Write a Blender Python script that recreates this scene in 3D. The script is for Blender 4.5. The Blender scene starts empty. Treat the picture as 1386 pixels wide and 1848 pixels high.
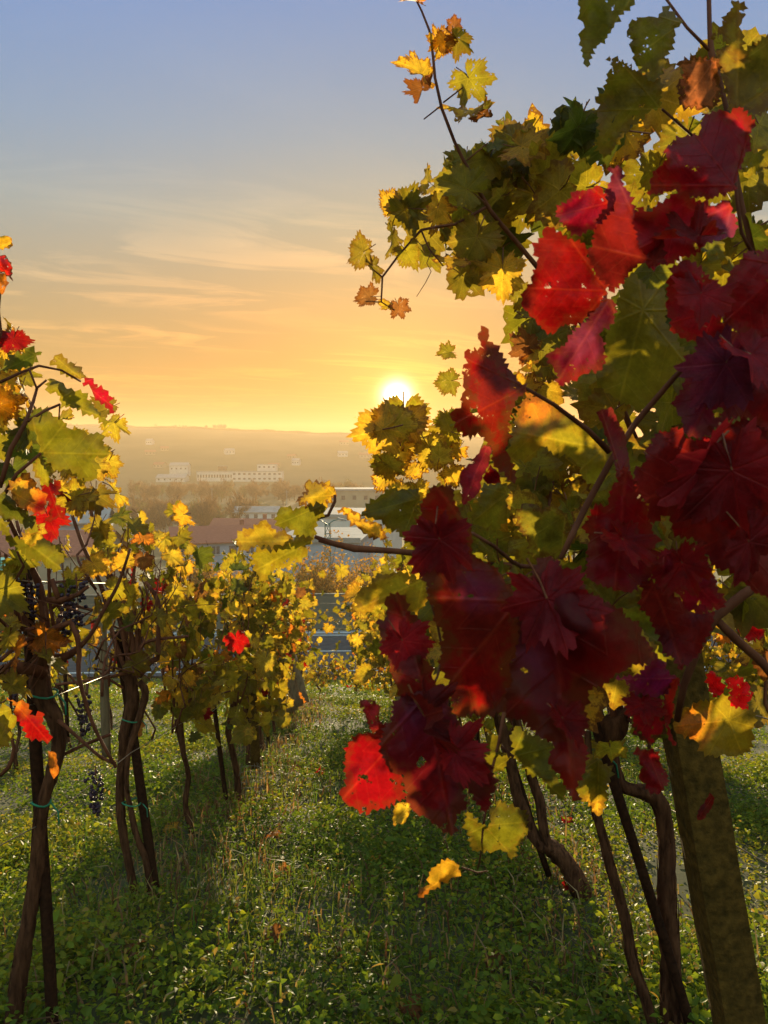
import bpy, math, random
import numpy as np
from mathutils import Vector, Matrix
from mathutils.geometry import delaunay_2d_cdt

SC = bpy.context.scene
COL = SC.collection
RAD = math.radians
PI = math.pi

# ------------------------------------------------------------------ camera
FPX, CX, CY = 1388.0, 693.0, 924.0          # focal length and centre of the 1386 x 1848 photograph
PITCH, YAW, EYE = RAD(4.7), RAD(1.8), 1.5
C0 = Vector((0, 0, EYE))
FW = Vector((math.sin(YAW) * math.cos(PITCH), math.cos(YAW) * math.cos(PITCH), -math.sin(PITCH)))
RT = Vector((math.cos(YAW), -math.sin(YAW), 0))
UP = RT.cross(FW)


def P(px, py, d):
    return C0 + float(d) * (FW + RT * ((float(px) - CX) / FPX) + UP * ((CY - float(py)) / FPX))


cam_data = bpy.data.cameras.new("camera")
cam = bpy.data.objects.new("camera", cam_data)
COL.objects.link(cam)
cam.location = C0
cam.rotation_euler = (PI / 2 - PITCH, 0, -YAW)
cam_data.sensor_fit = 'VERTICAL'
cam_data.sensor_height = 24
cam_data.lens = 24 * FPX / 1848
cam_data.clip_start = 0.05
cam_data.clip_end = 8000
cam_data.dof.use_dof = True
cam_data.dof.focus_distance = 3.6
cam_data.dof.aperture_fstop = 13.0
SC.camera = cam

# ------------------------------------------------------------------ sky, sun, exposure
SUN = (P(716, 716, 1) - C0).normalized()
SUN_EL = math.asin(SUN.z)
SUN_AZ = math.atan2(SUN.x, SUN.y)
SKY_STRENGTH = 0.09


def node(nt, kind, **kw):
    n = nt.nodes.new(kind)
    for k, v in kw.items():
        if k in n.bl_rna.properties:
            setattr(n, k, v)
    return n


def mth(nt, op, a, b=None, c=None, clamp=False):
    n = nt.nodes.new('ShaderNodeMath')
    n.operation = op
    n.use_clamp = clamp
    for i, v in enumerate((a, b, c)):
        if v is None:
            continue
        if isinstance(v, (int, float)):
            n.inputs[i].default_value = v
        else:
            nt.links.new(v, n.inputs[i])
    return n.outputs[0]


def mixc(nt, f, a, b, mode='MIX'):
    n = nt.nodes.new('ShaderNodeMix')
    n.data_type = 'RGBA'
    n.blend_type = mode
    for s, v in (('Factor_Float', f), ('A_Color', a), ('B_Color', b)):
        sock = [i for i in n.inputs if i.identifier == s][0]
        if isinstance(v, (int, float)):
            sock.default_value = v
        elif isinstance(v, tuple):
            sock.default_value = (*v, 1) if len(v) == 3 else v
        else:
            nt.links.new(v, sock)
    return [o for o in n.outputs if o.identifier == 'Result_Color'][0]


def ramp(nt, fac, stops):
    n = nt.nodes.new('ShaderNodeValToRGB')
    el = n.color_ramp.elements
    while len(el) < len(stops):
        el.new(0.5)
    for e, (p, c) in zip(el, stops):
        e.position = p
        e.color = (*c, 1) if not isinstance(c, (int, float)) else (c, c, c, 1)
    nt.links.new(fac, n.inputs[0])
    return n.outputs[0]


world = bpy.data.worlds.new("World")
SC.world = world
world.use_nodes = True
wt = world.node_tree
wt.nodes.clear()
sky = node(wt, 'ShaderNodeTexSky')
sky.sky_type = 'NISHITA'
sky.sun_disc = False
sky.sun_elevation = SUN_EL
sky.sun_rotation = SUN_AZ
sky.altitude = 200
sky.air_density = 1.0
sky.dust_density = 1.2
sky.ozone_density = 2.0
tc = node(wt, 'ShaderNodeTexCoord')
sp = node(wt, 'ShaderNodeSeparateXYZ')
wt.links.new(tc.outputs['Generated'], sp.inputs[0])
# thin cirrus: noise on a flat cloud layer far overhead
zz = mth(wt, 'MAXIMUM', sp.outputs[2], 0.02)
cu = mth(wt, 'DIVIDE', sp.outputs[0], mth(wt, 'ADD', zz, 0.06))
cv = mth(wt, 'DIVIDE', sp.outputs[1], mth(wt, 'ADD', zz, 0.06))
cc = node(wt, 'ShaderNodeCombineXYZ')
wt.links.new(mth(wt, 'ADD', mth(wt, 'MULTIPLY', cu, 0.42), mth(wt, 'MULTIPLY', cv, 0.12)), cc.inputs[0])
wt.links.new(mth(wt, 'SUBTRACT', mth(wt, 'MULTIPLY', cv, 1.0), mth(wt, 'MULTIPLY', cu, 0.32)), cc.inputs[1])
nz = node(wt, 'ShaderNodeTexNoise')
nz.inputs['Scale'].default_value = 2.4
nz.inputs['Detail'].default_value = 9
nz.inputs['Roughness'].default_value = 0.6
nz.inputs['Distortion'].default_value = 0.9
wt.links.new(cc.outputs[0], nz.inputs['Vector'])
nz2 = node(wt, 'ShaderNodeTexNoise')
nz2.inputs['Scale'].default_value = 0.9
nz2.inputs['Detail'].default_value = 2
wt.links.new(cc.outputs[0], nz2.inputs['Vector'])
cl = mth(wt, 'MULTIPLY', ramp(wt, nz.outputs[0], [(0.48, 0.0), (0.60, 1.0)]),
         ramp(wt, nz2.outputs[0], [(0.40, 0.0), (0.56, 1.0)]))
cl = mth(wt, 'MULTIPLY', cl, ramp(wt, sp.outputs[2], [(0.015, 0.25), (0.09, 1.0), (0.22, 0.9), (0.34, 0.15), (0.5, 0.0)]))
# colour grade of the sky by elevation (horizon tamed; unseen zenith brightened as added fill)
grade = ramp(wt, sp.outputs[2], [(0.0, (.76, .46, .21)), (0.035, (.82, .48, .17)), (0.08, (.96, .60, .24)), (0.18, (1.09, .86, .61)), (0.276, (1.0, 1.08, 1.04)), (0.36, (.86, 1.10, 1.34)), (0.49, (.74, 1.05, 1.58)), (0.62, (1.6, 1.6, 1.55)), (0.8, (3.4, 2.9, 2.3))])
lum = node(wt, 'ShaderNodeRGBToBW')
wt.links.new(sky.outputs[0], lum.inputs[0])
tone = mth(wt, 'MULTIPLY', mth(wt, 'POWER', mth(wt, 'MAXIMUM', lum.outputs[0], 0.05), -0.70), 1.08)
skyv = node(wt, 'ShaderNodeVectorMath', operation='SCALE')
wt.links.new(sky.outputs[0], skyv.inputs[0])
wt.links.new(tone, skyv.inputs['Scale'])
skyc = mixc(wt, 1.0, skyv.outputs[0], grade, 'MULTIPLY')
# unseen sky behind the viewer, brightened and warmed as added fill light
back_fill = ramp(wt, mth(wt, 'MULTIPLY', sp.outputs[1], -1.0), [(0.0, (1.0, 1.0, 1.0)), (0.5, (3.9, 2.9, 1.9))])
skyc = mixc(wt, 1.0, skyc, back_fill, 'MULTIPLY')
skyc = mixc(wt, mth(wt, 'MULTIPLY', cl, 0.9), skyc, mixc(wt, 1.0, skyc, (1.75, 1.45, 1.2), 'MULTIPLY'))
# the sun seen through thin cloud
dt = node(wt, 'ShaderNodeVectorMath', operation='DOT_PRODUCT')
wt.links.new(tc.outputs['Generated'], dt.inputs[0])
dt.inputs[1].default_value = SUN
ang = mth(wt, 'ARCCOSINE', mth(wt, 'MINIMUM', dt.outputs['Value'], 1.0))
core = mth(wt, 'POWER', 2.718, mth(wt, 'MULTIPLY', mth(wt, 'POWER', mth(wt, 'DIVIDE', ang, 0.016), 2.0), -1.0))
halo = mth(wt, 'POWER', 2.718, mth(wt, 'MULTIPLY', mth(wt, 'DIVIDE', ang, 0.06), -1.0))
sunc = mixc(wt, 1.0, (30.0, 24.0, 14.0), core, 'MULTIPLY')
halc = mixc(wt, 1.0, (2.8, 1.7, 0.25), halo, 'MULTIPLY')
skyc = mixc(wt, 1.0, mixc(wt, 1.0, skyc, sunc, 'ADD'), halc, 'ADD')
bg = node(wt, 'ShaderNodeBackground')
bg.inputs[1].default_value = SKY_STRENGTH
wt.links.new(skyc, bg.inputs[0])
wo = node(wt, 'ShaderNodeOutputWorld')
wt.links.new(bg.outputs[0], wo.inputs[0])

sun_data = bpy.data.lights.new("sun", 'SUN')
sun_data.energy = 4.6
sun_data.angle = RAD(0.5)
sun_data.color = (1.0, 0.79, 0.46)
sun_ob = bpy.data.objects.new("sun", sun_data)
COL.objects.link(sun_ob)
sun_ob.location = (0, 20, 30)
sun_ob.rotation_euler = SUN.to_track_quat('Z', 'Y').to_euler()

SC.view_settings.view_transform = 'Standard'
SC.view_settings.look = 'None'
SC.view_settings.gamma = 1
SC.view_settings.use_curve_mapping = False
SC.view_settings.exposure = 1.38
SC.render.engine = 'CYCLES'
SC.cycles.max_bounces = 7
SC.cycles.diffuse_bounces = 4
SC.cycles.transmission_bounces = 6
SC.cycles.volume_bounces = 1
SC.cycles.use_denoising = True
SC.cycles.sample_clamp_indirect = 4

HAZE_DENSITY = 0.00056

# ------------------------------------------------------------------ helpers
rng = np.random.default_rng(7)
random.seed(7)


def tag(o, label=None, cat=None, group=None, kind=None):
    for k, v in (('label', label), ('category', cat), ('group', group), ('kind', kind)):
        if v:
            o[k] = v
    return o


def empty(name, loc=(0, 0, 0), rz=0.0):
    o = bpy.data.objects.new(name, None)
    o.empty_display_size = 0.1
    o.location = loc
    o.rotation_euler = (0, 0, rz)
    COL.objects.link(o)
    return o


def np_mesh(name, V, F, mats, mi=None, smooth=True, tint=None, lv=None, ls=None):
    V = np.asarray(V, dtype=np.float32).reshape(-1, 3)
    F = np.asarray(F, dtype=np.int32).reshape(-1, 3)
    me = bpy.data.meshes.new(name)
    me.vertices.add(len(V))
    me.vertices.foreach_set('co', V.ravel())
    me.loops.add(len(F) * 3)
    me.loops.foreach_set('vertex_index', F.ravel())
    me.polygons.add(len(F))
    me.polygons.foreach_set('loop_start', np.arange(0, len(F) * 3, 3, dtype=np.int32))
    for m in mats:
        me.materials.append(m)
    if mi is not None:
        me.polygons.foreach_set('material_index', np.asarray(mi, dtype=np.int32))
    me.polygons.foreach_set('use_smooth', np.full(len(F), smooth, dtype=bool))
    if tint is not None:
        a = me.attributes.new('tint', 'FLOAT_COLOR', 'POINT')
        a.data.foreach_set('color', np.asarray(tint, dtype=np.float32).ravel())
    if lv is not None:
        a = me.attributes.new('lv', 'FLOAT_VECTOR', 'POINT')
        a.data.foreach_set('vector', np.asarray(lv, dtype=np.float32).ravel())
    if ls is not None:
        a = me.attributes.new('ls', 'FLOAT', 'POINT')
        a.data.foreach_set('value', np.asarray(ls, dtype=np.float32).ravel())
    me.update(calc_edges=True)
    me.validate()
    return me


def link(name, me, parent=None, loc=None):
    o = bpy.data.objects.new(name, me)
    COL.objects.link(o)
    if parent is not None:
        o.parent = parent
    if loc is not None:
        o.location = loc
    return o


class MB:
    """collects triangles, then links them as ONE mesh object"""

    def __init__(self):
        self.V, self.F, self.M, self.n = [], [], [], 0

    def add(self, V, F, m=0):
        V = np.asarray(V, dtype=np.float64).reshape(-1, 3)
        F = np.asarray(F, dtype=np.int64).reshape(-1, 3)
        self.V.append(V)
        self.F.append(F + self.n)
        self.M.append(np.full(len(F), m))
        self.n += len(V)

    def box(self, c, s, rz=0.0, m=0, rot=None):
        c = np.array(c, float)
        s = np.array(s, float) / 2
        K = np.array([[x, y, z] for z in (-1, 1) for y in (-1, 1) for x in (-1, 1)], float) * s
        if rot is not None:
            R = np.array(rot)
        else:
            ca, sa = math.cos(rz), math.sin(rz)
            R = np.array([[ca, -sa, 0], [sa, ca, 0], [0, 0, 1]])
        K = K @ R.T + c
        q = [(0, 2, 3, 1), (4, 5, 7, 6), (0, 1, 5, 4), (2, 6, 7, 3), (0, 4, 6, 2), (1, 3, 7, 5)]
        F = []
        for a, b, c_, d in q:
            F += [(a, b, c_), (a, c_, d)]
        self.add(K, F, m)

    def poly(self, pts, m=0):
        self.add(pts, [(0, i, i + 1) for i in range(1, len(pts) - 1)], m)

    def tube(self, pts, radii, n=8, m=0, rough=0.0, seed=0, caps=True, prof=None):
        pts = [Vector(p) for p in pts]
        k = len(pts)
        if isinstance(radii, (int, float)):
            radii = [radii] * k
        r_ = np.random.default_rng(seed)
        T = []
        for i in range(k):
            t = pts[min(i + 1, k - 1)] - pts[max(i - 1, 0)]
            T.append(t.normalized() if t.length > 1e-9 else Vector((0, 0, 1)))
        ref = Vector((1, 0, 0)) if abs(T[0].x) < 0.8 else Vector((0, 1, 0))
        u = (ref - T[0] * ref.dot(T[0])).normalized()
        V = []
        ph = r_.uniform(0, 6.28, 4)
        for i in range(k):
            u = (u - T[i] * u.dot(T[i]))
            u = u.normalized() if u.length > 1e-6 else T[i].orthogonal().normalized()
            w = T[i].cross(u)
            for j in range(n):
                a = 2 * PI * j / n
                rr = radii[i]
                if prof is not None:
                    rr *= prof[j]
                if rough:
                    rr *= 1 + rough * (0.45 * math.sin(3 * a + ph[0] + i * 0.35) + 0.35 * math.sin(5 * a + ph[1] - i * 0.5)
                                       + r_.uniform(-0.6, 0.6))
                V.append(pts[i] + (u * math.cos(a) + w * math.sin(a)) * rr)
        F = []
        for i in range(k - 1):
            for j in range(n):
                a, b = i * n + j, i * n + (j + 1) % n
                F += [(a, b, b + n), (a, b + n, a + n)]
        if caps:
            V += [pts[0], pts[-1]]
            c0, c1 = len(V) - 2, len(V) - 1
            for j in range(n):
                F.append((c0, (j + 1) % n, j))
                F.append((c1, (k - 1) * n + j, (k - 1) * n + (j + 1) % n))
        self.add([tuple(v) for v in V], F, m)

    def build(self, name, mats, parent=None, loc=None, origin=None, smooth=False):
        V = np.concatenate(self.V)
        if origin is not None:
            V = V - np.array(origin)
        me = np_mesh(name, V, np.concatenate(self.F), mats if isinstance(mats, list) else [mats],
                     np.concatenate(self.M), smooth)
        return link(name, me, parent, loc)


def spline(pts, step):
    """Catmull-Rom through points that may carry extra columns (radius)"""
    A = np.array(pts, float)
    if len(A) < 3:
        L = np.linalg.norm(A[-1, :3] - A[0, :3])
        n = max(2, int(L / step) + 1)
        return np.array([A[0] + (A[-1] - A[0]) * t for t in np.linspace(0, 1, n)])
    Q = np.vstack([2 * A[0] - A[1], A, 2 * A[-1] - A[-2]])
    out = []
    for i in range(1, len(Q) - 2):
        p0, p1, p2, p3 = Q[i - 1], Q[i], Q[i + 1], Q[i + 2]
        n = max(1, int(np.linalg.norm(p2[:3] - p1[:3]) / step))
        for t in np.arange(n) / n:
            out.append(0.5 * ((2 * p1) + (-p0 + p2) * t + (2 * p0 - 5 * p1 + 4 * p2 - p3) * t * t
                              + (-p0 + 3 * p1 - 3 * p2 + p3) * t ** 3))
    out.append(A[-1])
    return np.array(out)


# ------------------------------------------------------------------ materials
def new_mat(name):
    m = bpy.data.materials.new(name)
    m.use_nodes = True
    nt = m.node_tree
    nt.nodes.clear()
    out = nt.nodes.new('ShaderNodeOutputMaterial')
    return m, nt, out


def noise(nt, scale, detail=4, rough=0.55, coord='Object', vec=None):
    n = nt.nodes.new('ShaderNodeTexNoise')
    n.inputs['Scale'].default_value = scale
    n.inputs['Detail'].default_value = detail
    n.inputs['Roughness'].default_value = rough
    if vec is None:
        t = nt.nodes.new('ShaderNodeTexCoord')
        vec = t.outputs[coord]
    nt.links.new(vec, n.inputs['Vector'])
    return n.outputs[0]


def plain(name, c1, c2, scale=20, rough=0.8, bump=0.0, metallic=0.0, detail=5, stretch=None, spec=0.3):
    m, nt, out = new_mat(name)
    vec = None
    if stretch:
        t = nt.nodes.new('ShaderNodeTexCoord')
        mp = nt.nodes.new('ShaderNodeMapping')
        mp.inputs['Scale'].default_value = stretch
        nt.links.new(t.outputs['Object'], mp.inputs[0])
        vec = mp.outputs[0]
    nf = noise(nt, scale, detail, vec=vec)
    c = ramp(nt, nf, [(0.3, c1), (0.7, c2)])
    b = nt.nodes.new('ShaderNodeBsdfPrincipled')
    b.inputs['Roughness'].default_value = rough
    b.inputs['Metallic'].default_value = metallic
    b.inputs['Specular IOR Level'].default_value = spec
    nt.links.new(c, b.inputs['Base Color'])
    if bump:
        bp = nt.nodes.new('ShaderNodeBump')
        bp.inputs['Strength'].default_value = bump
        bp.inputs['Distance'].default_value = 0.01
        nt.links.new(nf, bp.inputs['Height'])
        nt.links.new(bp.outputs[0], b.inputs['Normal'])
    nt.links.new(b.outputs[0], out.inputs[0])
    return m


def leaf_material():
    m, nt, out = new_mat('grape_leaf')
    at = node(nt, 'ShaderNodeAttribute', attribute_name='tint')
    al = node(nt, 'ShaderNodeAttribute', attribute_name='lv')
    asd = node(nt, 'ShaderNodeAttribute', attribute_name='ls')
    s = node(nt, 'ShaderNodeSeparateXYZ')
    nt.links.new(al.outputs['Vector'], s.inputs[0])
    u, v, e = s.outputs
    cmb = node(nt, 'ShaderNodeCombineXYZ')
    nt.links.new(u, cmb.inputs[0])
    nt.links.new(v, cmb.inputs[1])
    nt.links.new(mth(nt, 'MULTIPLY', asd.outputs['Fac'], 37.0), cmb.inputs[2])
    n1 = noise(nt, 3.2, 5, 0.6, vec=cmb.outputs[0])
    n2 = noise(nt, 11.0, 5, 0.65, vec=cmb.outputs[0])
    n3 = noise(nt, 34.0, 3, 0.6, vec=cmb.outputs[0])
    # veins: five rays from the petiole plus side veins
    th = mth(nt, 'ARCTAN2', u, v)
    r = mth(nt, 'SQRT', mth(nt, 'ADD', mth(nt, 'MULTIPLY', u, u), mth(nt, 'MULTIPLY', v, v)))
    dlt = mth(nt, 'ABSOLUTE', mth(nt, 'WRAP', th, -0.46, 0.46))
    pd = mth(nt, 'MULTIPLY', r, mth(nt, 'SINE', dlt))
    pa = mth(nt, 'MULTIPLY', r, mth(nt, 'COSINE', dlt))
    main = mth(nt, 'SUBTRACT', 1.0, mth(nt, 'DIVIDE', pd, 0.015), clamp=True)
    sd = mth(nt, 'ABSOLUTE', mth(nt, 'SUBTRACT', mth(nt, 'FRACT', mth(nt, 'MULTIPLY', mth(nt, 'SUBTRACT', pa, mth(nt, 'MULTIPLY', pd, 0.75)), 8.5)), 0.5))
    side = mth(nt, 'SUBTRACT', 1.0, mth(nt, 'DIVIDE', sd, 0.055), clamp=True)
    vein = mth(nt, 'MAXIMUM', main, mth(nt, 'MULTIPLY', side, 0.45), clamp=True)
    base = at.outputs['Color']
    # blotchy variation
    bri = mth(nt, 'ADD', mth(nt, 'MULTIPLY', n1, 0.9), mth(nt, 'MULTIPLY', n3, 0.35))
    col = mixc(nt, 1.0, base, ramp(nt, bri, [(0.38, 0.42), (0.85, 1.4)]), 'MULTIPLY')
    # autumn edge: yellowing, then brown at the margin
    am = at.outputs['Alpha']
    ed = mth(nt, 'ADD', mth(nt, 'MULTIPLY', e, 0.75), mth(nt, 'MULTIPLY', mth(nt, 'SUBTRACT', n2, 0.5), 1.1))
    yl = mth(nt, 'MULTIPLY', ramp(nt, ed, [(0.35, 0.0), (0.75, 1.0)]), am)
    ylc = mixc(nt, 1.0, base, (1.5, 1.2, 0.9), 'MULTIPLY')
    col = mixc(nt, yl, col, ylc)
    br = mth(nt, 'MULTIPLY', ramp(nt, mth(nt, 'ADD', ed, mth(nt, 'MULTIPLY', n1, 0.35)), [(0.72, 0.0), (0.86, 1.0)]), mth(nt, 'MULTIPLY', am, 0.9))
    col = mixc(nt, br, col, (0.10, 0.032, 0.010))
    colv = mixc(nt, mth(nt, 'MULTIPLY', vein, 0.7), col, mixc(nt, 1.0, mixc(nt, 1.0, col, (1.5, 1.45, 1.5), 'MULTIPLY'), (.018, .012, .004), 'ADD'))
    pb = nt.nodes.new('ShaderNodeBsdfPrincipled')
    pb.inputs['Roughness'].default_value = 0.5
    pb.inputs['Specular IOR Level'].default_value = 0.22
    nt.links.new(mixc(nt, 1.0, colv, (0.75, 0.75, 0.75), 'MULTIPLY'), pb.inputs['Base Color'])
    tr = nt.nodes.new('ShaderNodeBsdfTranslucent')
    tcol = mixc(nt, 1.0, colv, (1.6, 1.6, 0.9), 'MULTIPLY')
    nt.links.new(tcol, tr.inputs['Color'])
    bp = nt.nodes.new('ShaderNodeBump')
    bp.inputs['Strength'].default_value = 0.6
    bp.inputs['Distance'].default_value = 0.006
    nt.links.new(mth(nt, 'SUBTRACT', mth(nt, 'MULTIPLY', n2, 0.8), mth(nt, 'MULTIPLY', vein, 0.7)), bp.inputs['Height'])
    nt.links.new(bp.outputs[0], pb.inputs['Normal'])
    mx = nt.nodes.new('ShaderNodeMixShader')
    mx.inputs[0].default_value = 0.58
    nt.links.new(pb.outputs[0], mx.inputs[1])
    nt.links.new(tr.outputs[0], mx.inputs[2])
    # insect holes and torn spots
    hol = mth(nt, 'MULTIPLY', mth(nt, 'GREATER_THAN', mth(nt, 'MULTIPLY', n2, mth(nt, 'ADD', 0.55, mth(nt, 'MULTIPLY', n1, 0.9))), 0.68), mth(nt, 'GREATER_THAN', am, 0.25))
    tp = nt.nodes.new('ShaderNodeBsdfTransparent')
    mh = nt.nodes.new('ShaderNodeMixShader')
    nt.links.new(hol, mh.inputs[0])
    nt.links.new(mx.outputs[0], mh.inputs[1])
    nt.links.new(tp.outputs[0], mh.inputs[2])
    nt.links.new(mh.outputs[0], out.inputs[0])
    return m


def small_leaf_material(name, rough=0.5, transl=0.45):
    m, nt, out = new_mat(name)
    at = node(nt, 'ShaderNodeAttribute', attribute_name='tint')
    pb = nt.nodes.new('ShaderNodeBsdfPrincipled')
    pb.inputs['Roughness'].default_value = rough
    pb.inputs['Specular IOR Level'].default_value = 0.14
    nt.links.new(at.outputs['Color'], pb.inputs['Base Color'])
    tr = nt.nodes.new('ShaderNodeBsdfTranslucent')
    nt.links.new(mixc(nt, 1.0, at.outputs['Color'], (2.2, 1.9, 1.0), 'MULTIPLY'), tr.inputs['Color'])
    mx = nt.nodes.new('ShaderNodeMixShader')
    mx.inputs[0].default_value = transl
    nt.links.new(pb.outputs[0], mx.inputs[1])
    nt.links.new(tr.outputs[0], mx.inputs[2])
    nt.links.new(mx.outputs[0], out.inputs[0])
    return m


M_LEAF = leaf_material()
M_COVER = small_leaf_material('ground_leaf')
M_DRY = small_leaf_material('dry_stalk', 0.7, 0.35)
M_CROWN = small_leaf_material('tree_leaf', 0.7, 0.35)
M_BARK = plain('vine_bark', (0.028, 0.010, 0.005), (0.125, 0.052, 0.025), 55, 0.95, 1.0, stretch=(1, 1, 0.22), spec=0.08)
M_CANE = plain('cane_bark', (0.06, 0.017, 0.009), (0.16, 0.055, 0.025), 40, 0.75, 0.5, spec=0.12, stretch=(1, 1, 0.3))
M_PET = plain('petiole_skin', (0.10, 0.02, 0.012), (0.2, 0.07, 0.02), 30, 0.5)
M_ROD = plain('rusty_rod', (0.016, 0.007, 0.004), (0.045, 0.018, 0.009), 60, 0.9, 0.5, spec=0.05)
M_CONC = plain('mossy_concrete', (0.036, 0.021, 0.004), (0.115, 0.062, 0.012), 42, 0.95, 0.9, detail=9, spec=0.1)
M_WOODP = plain('weathered_post_wood', (0.09, 0.06, 0.03), (0.22, 0.15, 0.08), 25, 0.9, 0.6, stretch=(1, 1, 0.12))
M_WIRE = plain('galvanised_wire', (0.25, 0.23, 0.2), (0.4, 0.36, 0.3), 20, 0.4, metallic=0.8)
M_TIE = plain('green_tie', (0.01, 0.12, 0.06), (0.02, 0.2, 0.1), 30, 0.5)
M_GRAPE = plain('grape_skin', (0.012, 0.008, 0.016), (0.05, 0.02, 0.035), 30, 0.4)
M_SOIL = plain('soil', (0.03, 0.035, 0.01), (0.06, 0.06, 0.02), 6, 0.95, 0.4)
M_GRASSLAND = plain('valley_grass', (0.05, 0.06, 0.02), (0.12, 0.10, 0.045), 0.02, 0.95)
M_ASPH = plain('asphalt', (0.05, 0.052, 0.055), (0.08, 0.082, 0.085), 3, 0.95, spec=0.1)
M_PAINT = plain('road_paint', (0.38, 0.38, 0.36), (0.5, 0.5, 0.48), 8, 0.7)
M_PANEL = plain('grey_panel', (0.10, 0.10, 0.078), (0.14, 0.135, 0.105), 2, 0.8, stretch=(0.3, 1, 4))
M_STEEL = plain('galvanised_steel', (0.26, 0.29, 0.33), (0.36, 0.38, 0.4), 5, 0.6, metallic=0.3)
M_GREENST = plain('green_steel', (0.05, 0.12, 0.11), (0.09, 0.18, 0.16), 5, 0.5)
M_WHITE = plain('white_render', (0.40, 0.40, 0.40), (0.52, 0.52, 0.50), 0.4, 0.85)
M_BLUEW = plain('pale_blue_render', (0.22, 0.26, 0.33), (0.3, 0.34, 0.4), 0.4, 0.85)
M_CREAM = plain('cream_render', (0.24, 0.2, 0.15), (0.32, 0.27, 0.2), 0.4, 0.85)
M_ROOF = plain('red_roof_tile', (0.18, 0.06, 0.04), (0.30, 0.11, 0.075), 2.5, 0.85, stretch=(1, 6, 1))
M_GROOF = plain('grey_sheet_roof', (0.2, 0.2, 0.2), (0.3, 0.29, 0.28), 0.8, 0.9, spec=0.1)
M_GLASSD = plain('window_dark', (0.03, 0.035, 0.05), (0.07, 0.08, 0.10), 3, 0.15, spec=0.6)
M_TEAL = plain('teal_sheet', (0.10, 0.42, 0.38), (0.15, 0.5, 0.45), 2, 0.6)
M_TBARK = plain('tree_bark', (0.06, 0.04, 0.028), (0.14, 0.095, 0.06), 6, 0.9, 0.5)

# ------------------------------------------------------------------ terrain
_ty = np.array([-40, -6, 0, 14.0, 15.5, 18, 31, 40.8, 46, 70, 120, 200, 620], float)
_tz = np.array([6, 1.36, 0, -3.18, -3.62, -4.45, -8.0, -8.0, -10, -14, -19, -24, -24], float)


def ridge(x):
    return np.clip(21.3 - 0.031 * x, 14, 46) + 0.7 * np.sin(x * 0.021) + 0.5 * np.sin(x * 0.05 + 1)


def zt(x, y):
    x, y = np.asarray(x, float), np.asarray(y, float)
    z = np.interp(y, _ty, _tz)
    s = np.clip((y - 600) / 500, 0, 1)
    s = s * s * (3 - 2 * s)
    z = np.where(y > 600, -24 + s * (ridge(x) + 24), z)
    z = np.where(y > 1100, ridge(x) - (y - 1100) * 0.03, z)
    b = 0.018 * np.sin(2.1 * x + 0.7 * y) + 0.014 * np.sin(3.7 * y - 1.3 * x) + 0.01 * np.sin(6.1 * x + 1.9 * y)
    b = b + 0.05 * np.exp(-((np.abs(x) - 1.1) / 0.3) ** 2)
    return z + b * np.clip((22 - y) / 6, 0, 1)


def ground_hit(px, py, far=1090):
    d = (P(px, py, 1) - C0)
    t = 1.0
    while t < far:
        p = C0 + d * t
        if p.z < float(zt(p.x, p.y)):
            return p, t
        t *= 1.004
    return C0 + d * far, far


xs = np.unique(np.concatenate([np.linspace(-9, 9, 121), np.linspace(-60, 60, 41), np.linspace(-400, 400, 41), np.linspace(-1400, 1400, 29)]))
ys = np.unique(np.concatenate([np.linspace(-8, 20, 181), np.linspace(20, 60, 33), np.linspace(60, 620, 29), np.linspace(620, 1100, 25), np.linspace(1100, 1500, 5), [-40, -20]]))
GX, GY = np.meshgrid(xs, ys)
GV = np.stack([GX, GY, zt(GX, GY)], -1).reshape(-1, 3)
nx = len(xs)
ii = (np.arange(len(ys) - 1)[:, None] * nx + np.arange(nx - 1)[None]).ravel()
GF = np.concatenate([np.stack([ii, ii + 1, ii + nx + 1], -1), np.stack([ii, ii + nx + 1, ii + nx], -1)])
gc = GV[GF].mean(1)
gm = (gc[:, 1] > 41).astype(int)
ground = link('ground', np_mesh('ground', GV, GF, [M_SOIL, M_GRASSLAND], gm))
tag(ground, 'sloping vineyard soil running down to the valley', None, None, 'structure')

# ------------------------------------------------------------------ grape leaf shapes
_lc_t = np.array([0, 24, 50, 78, 103, 128, 150, 170, 180]) * PI / 180
_lc_r = np.array([.64, .51, .57, .46, .50, .42, .39, .24, .06])


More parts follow.
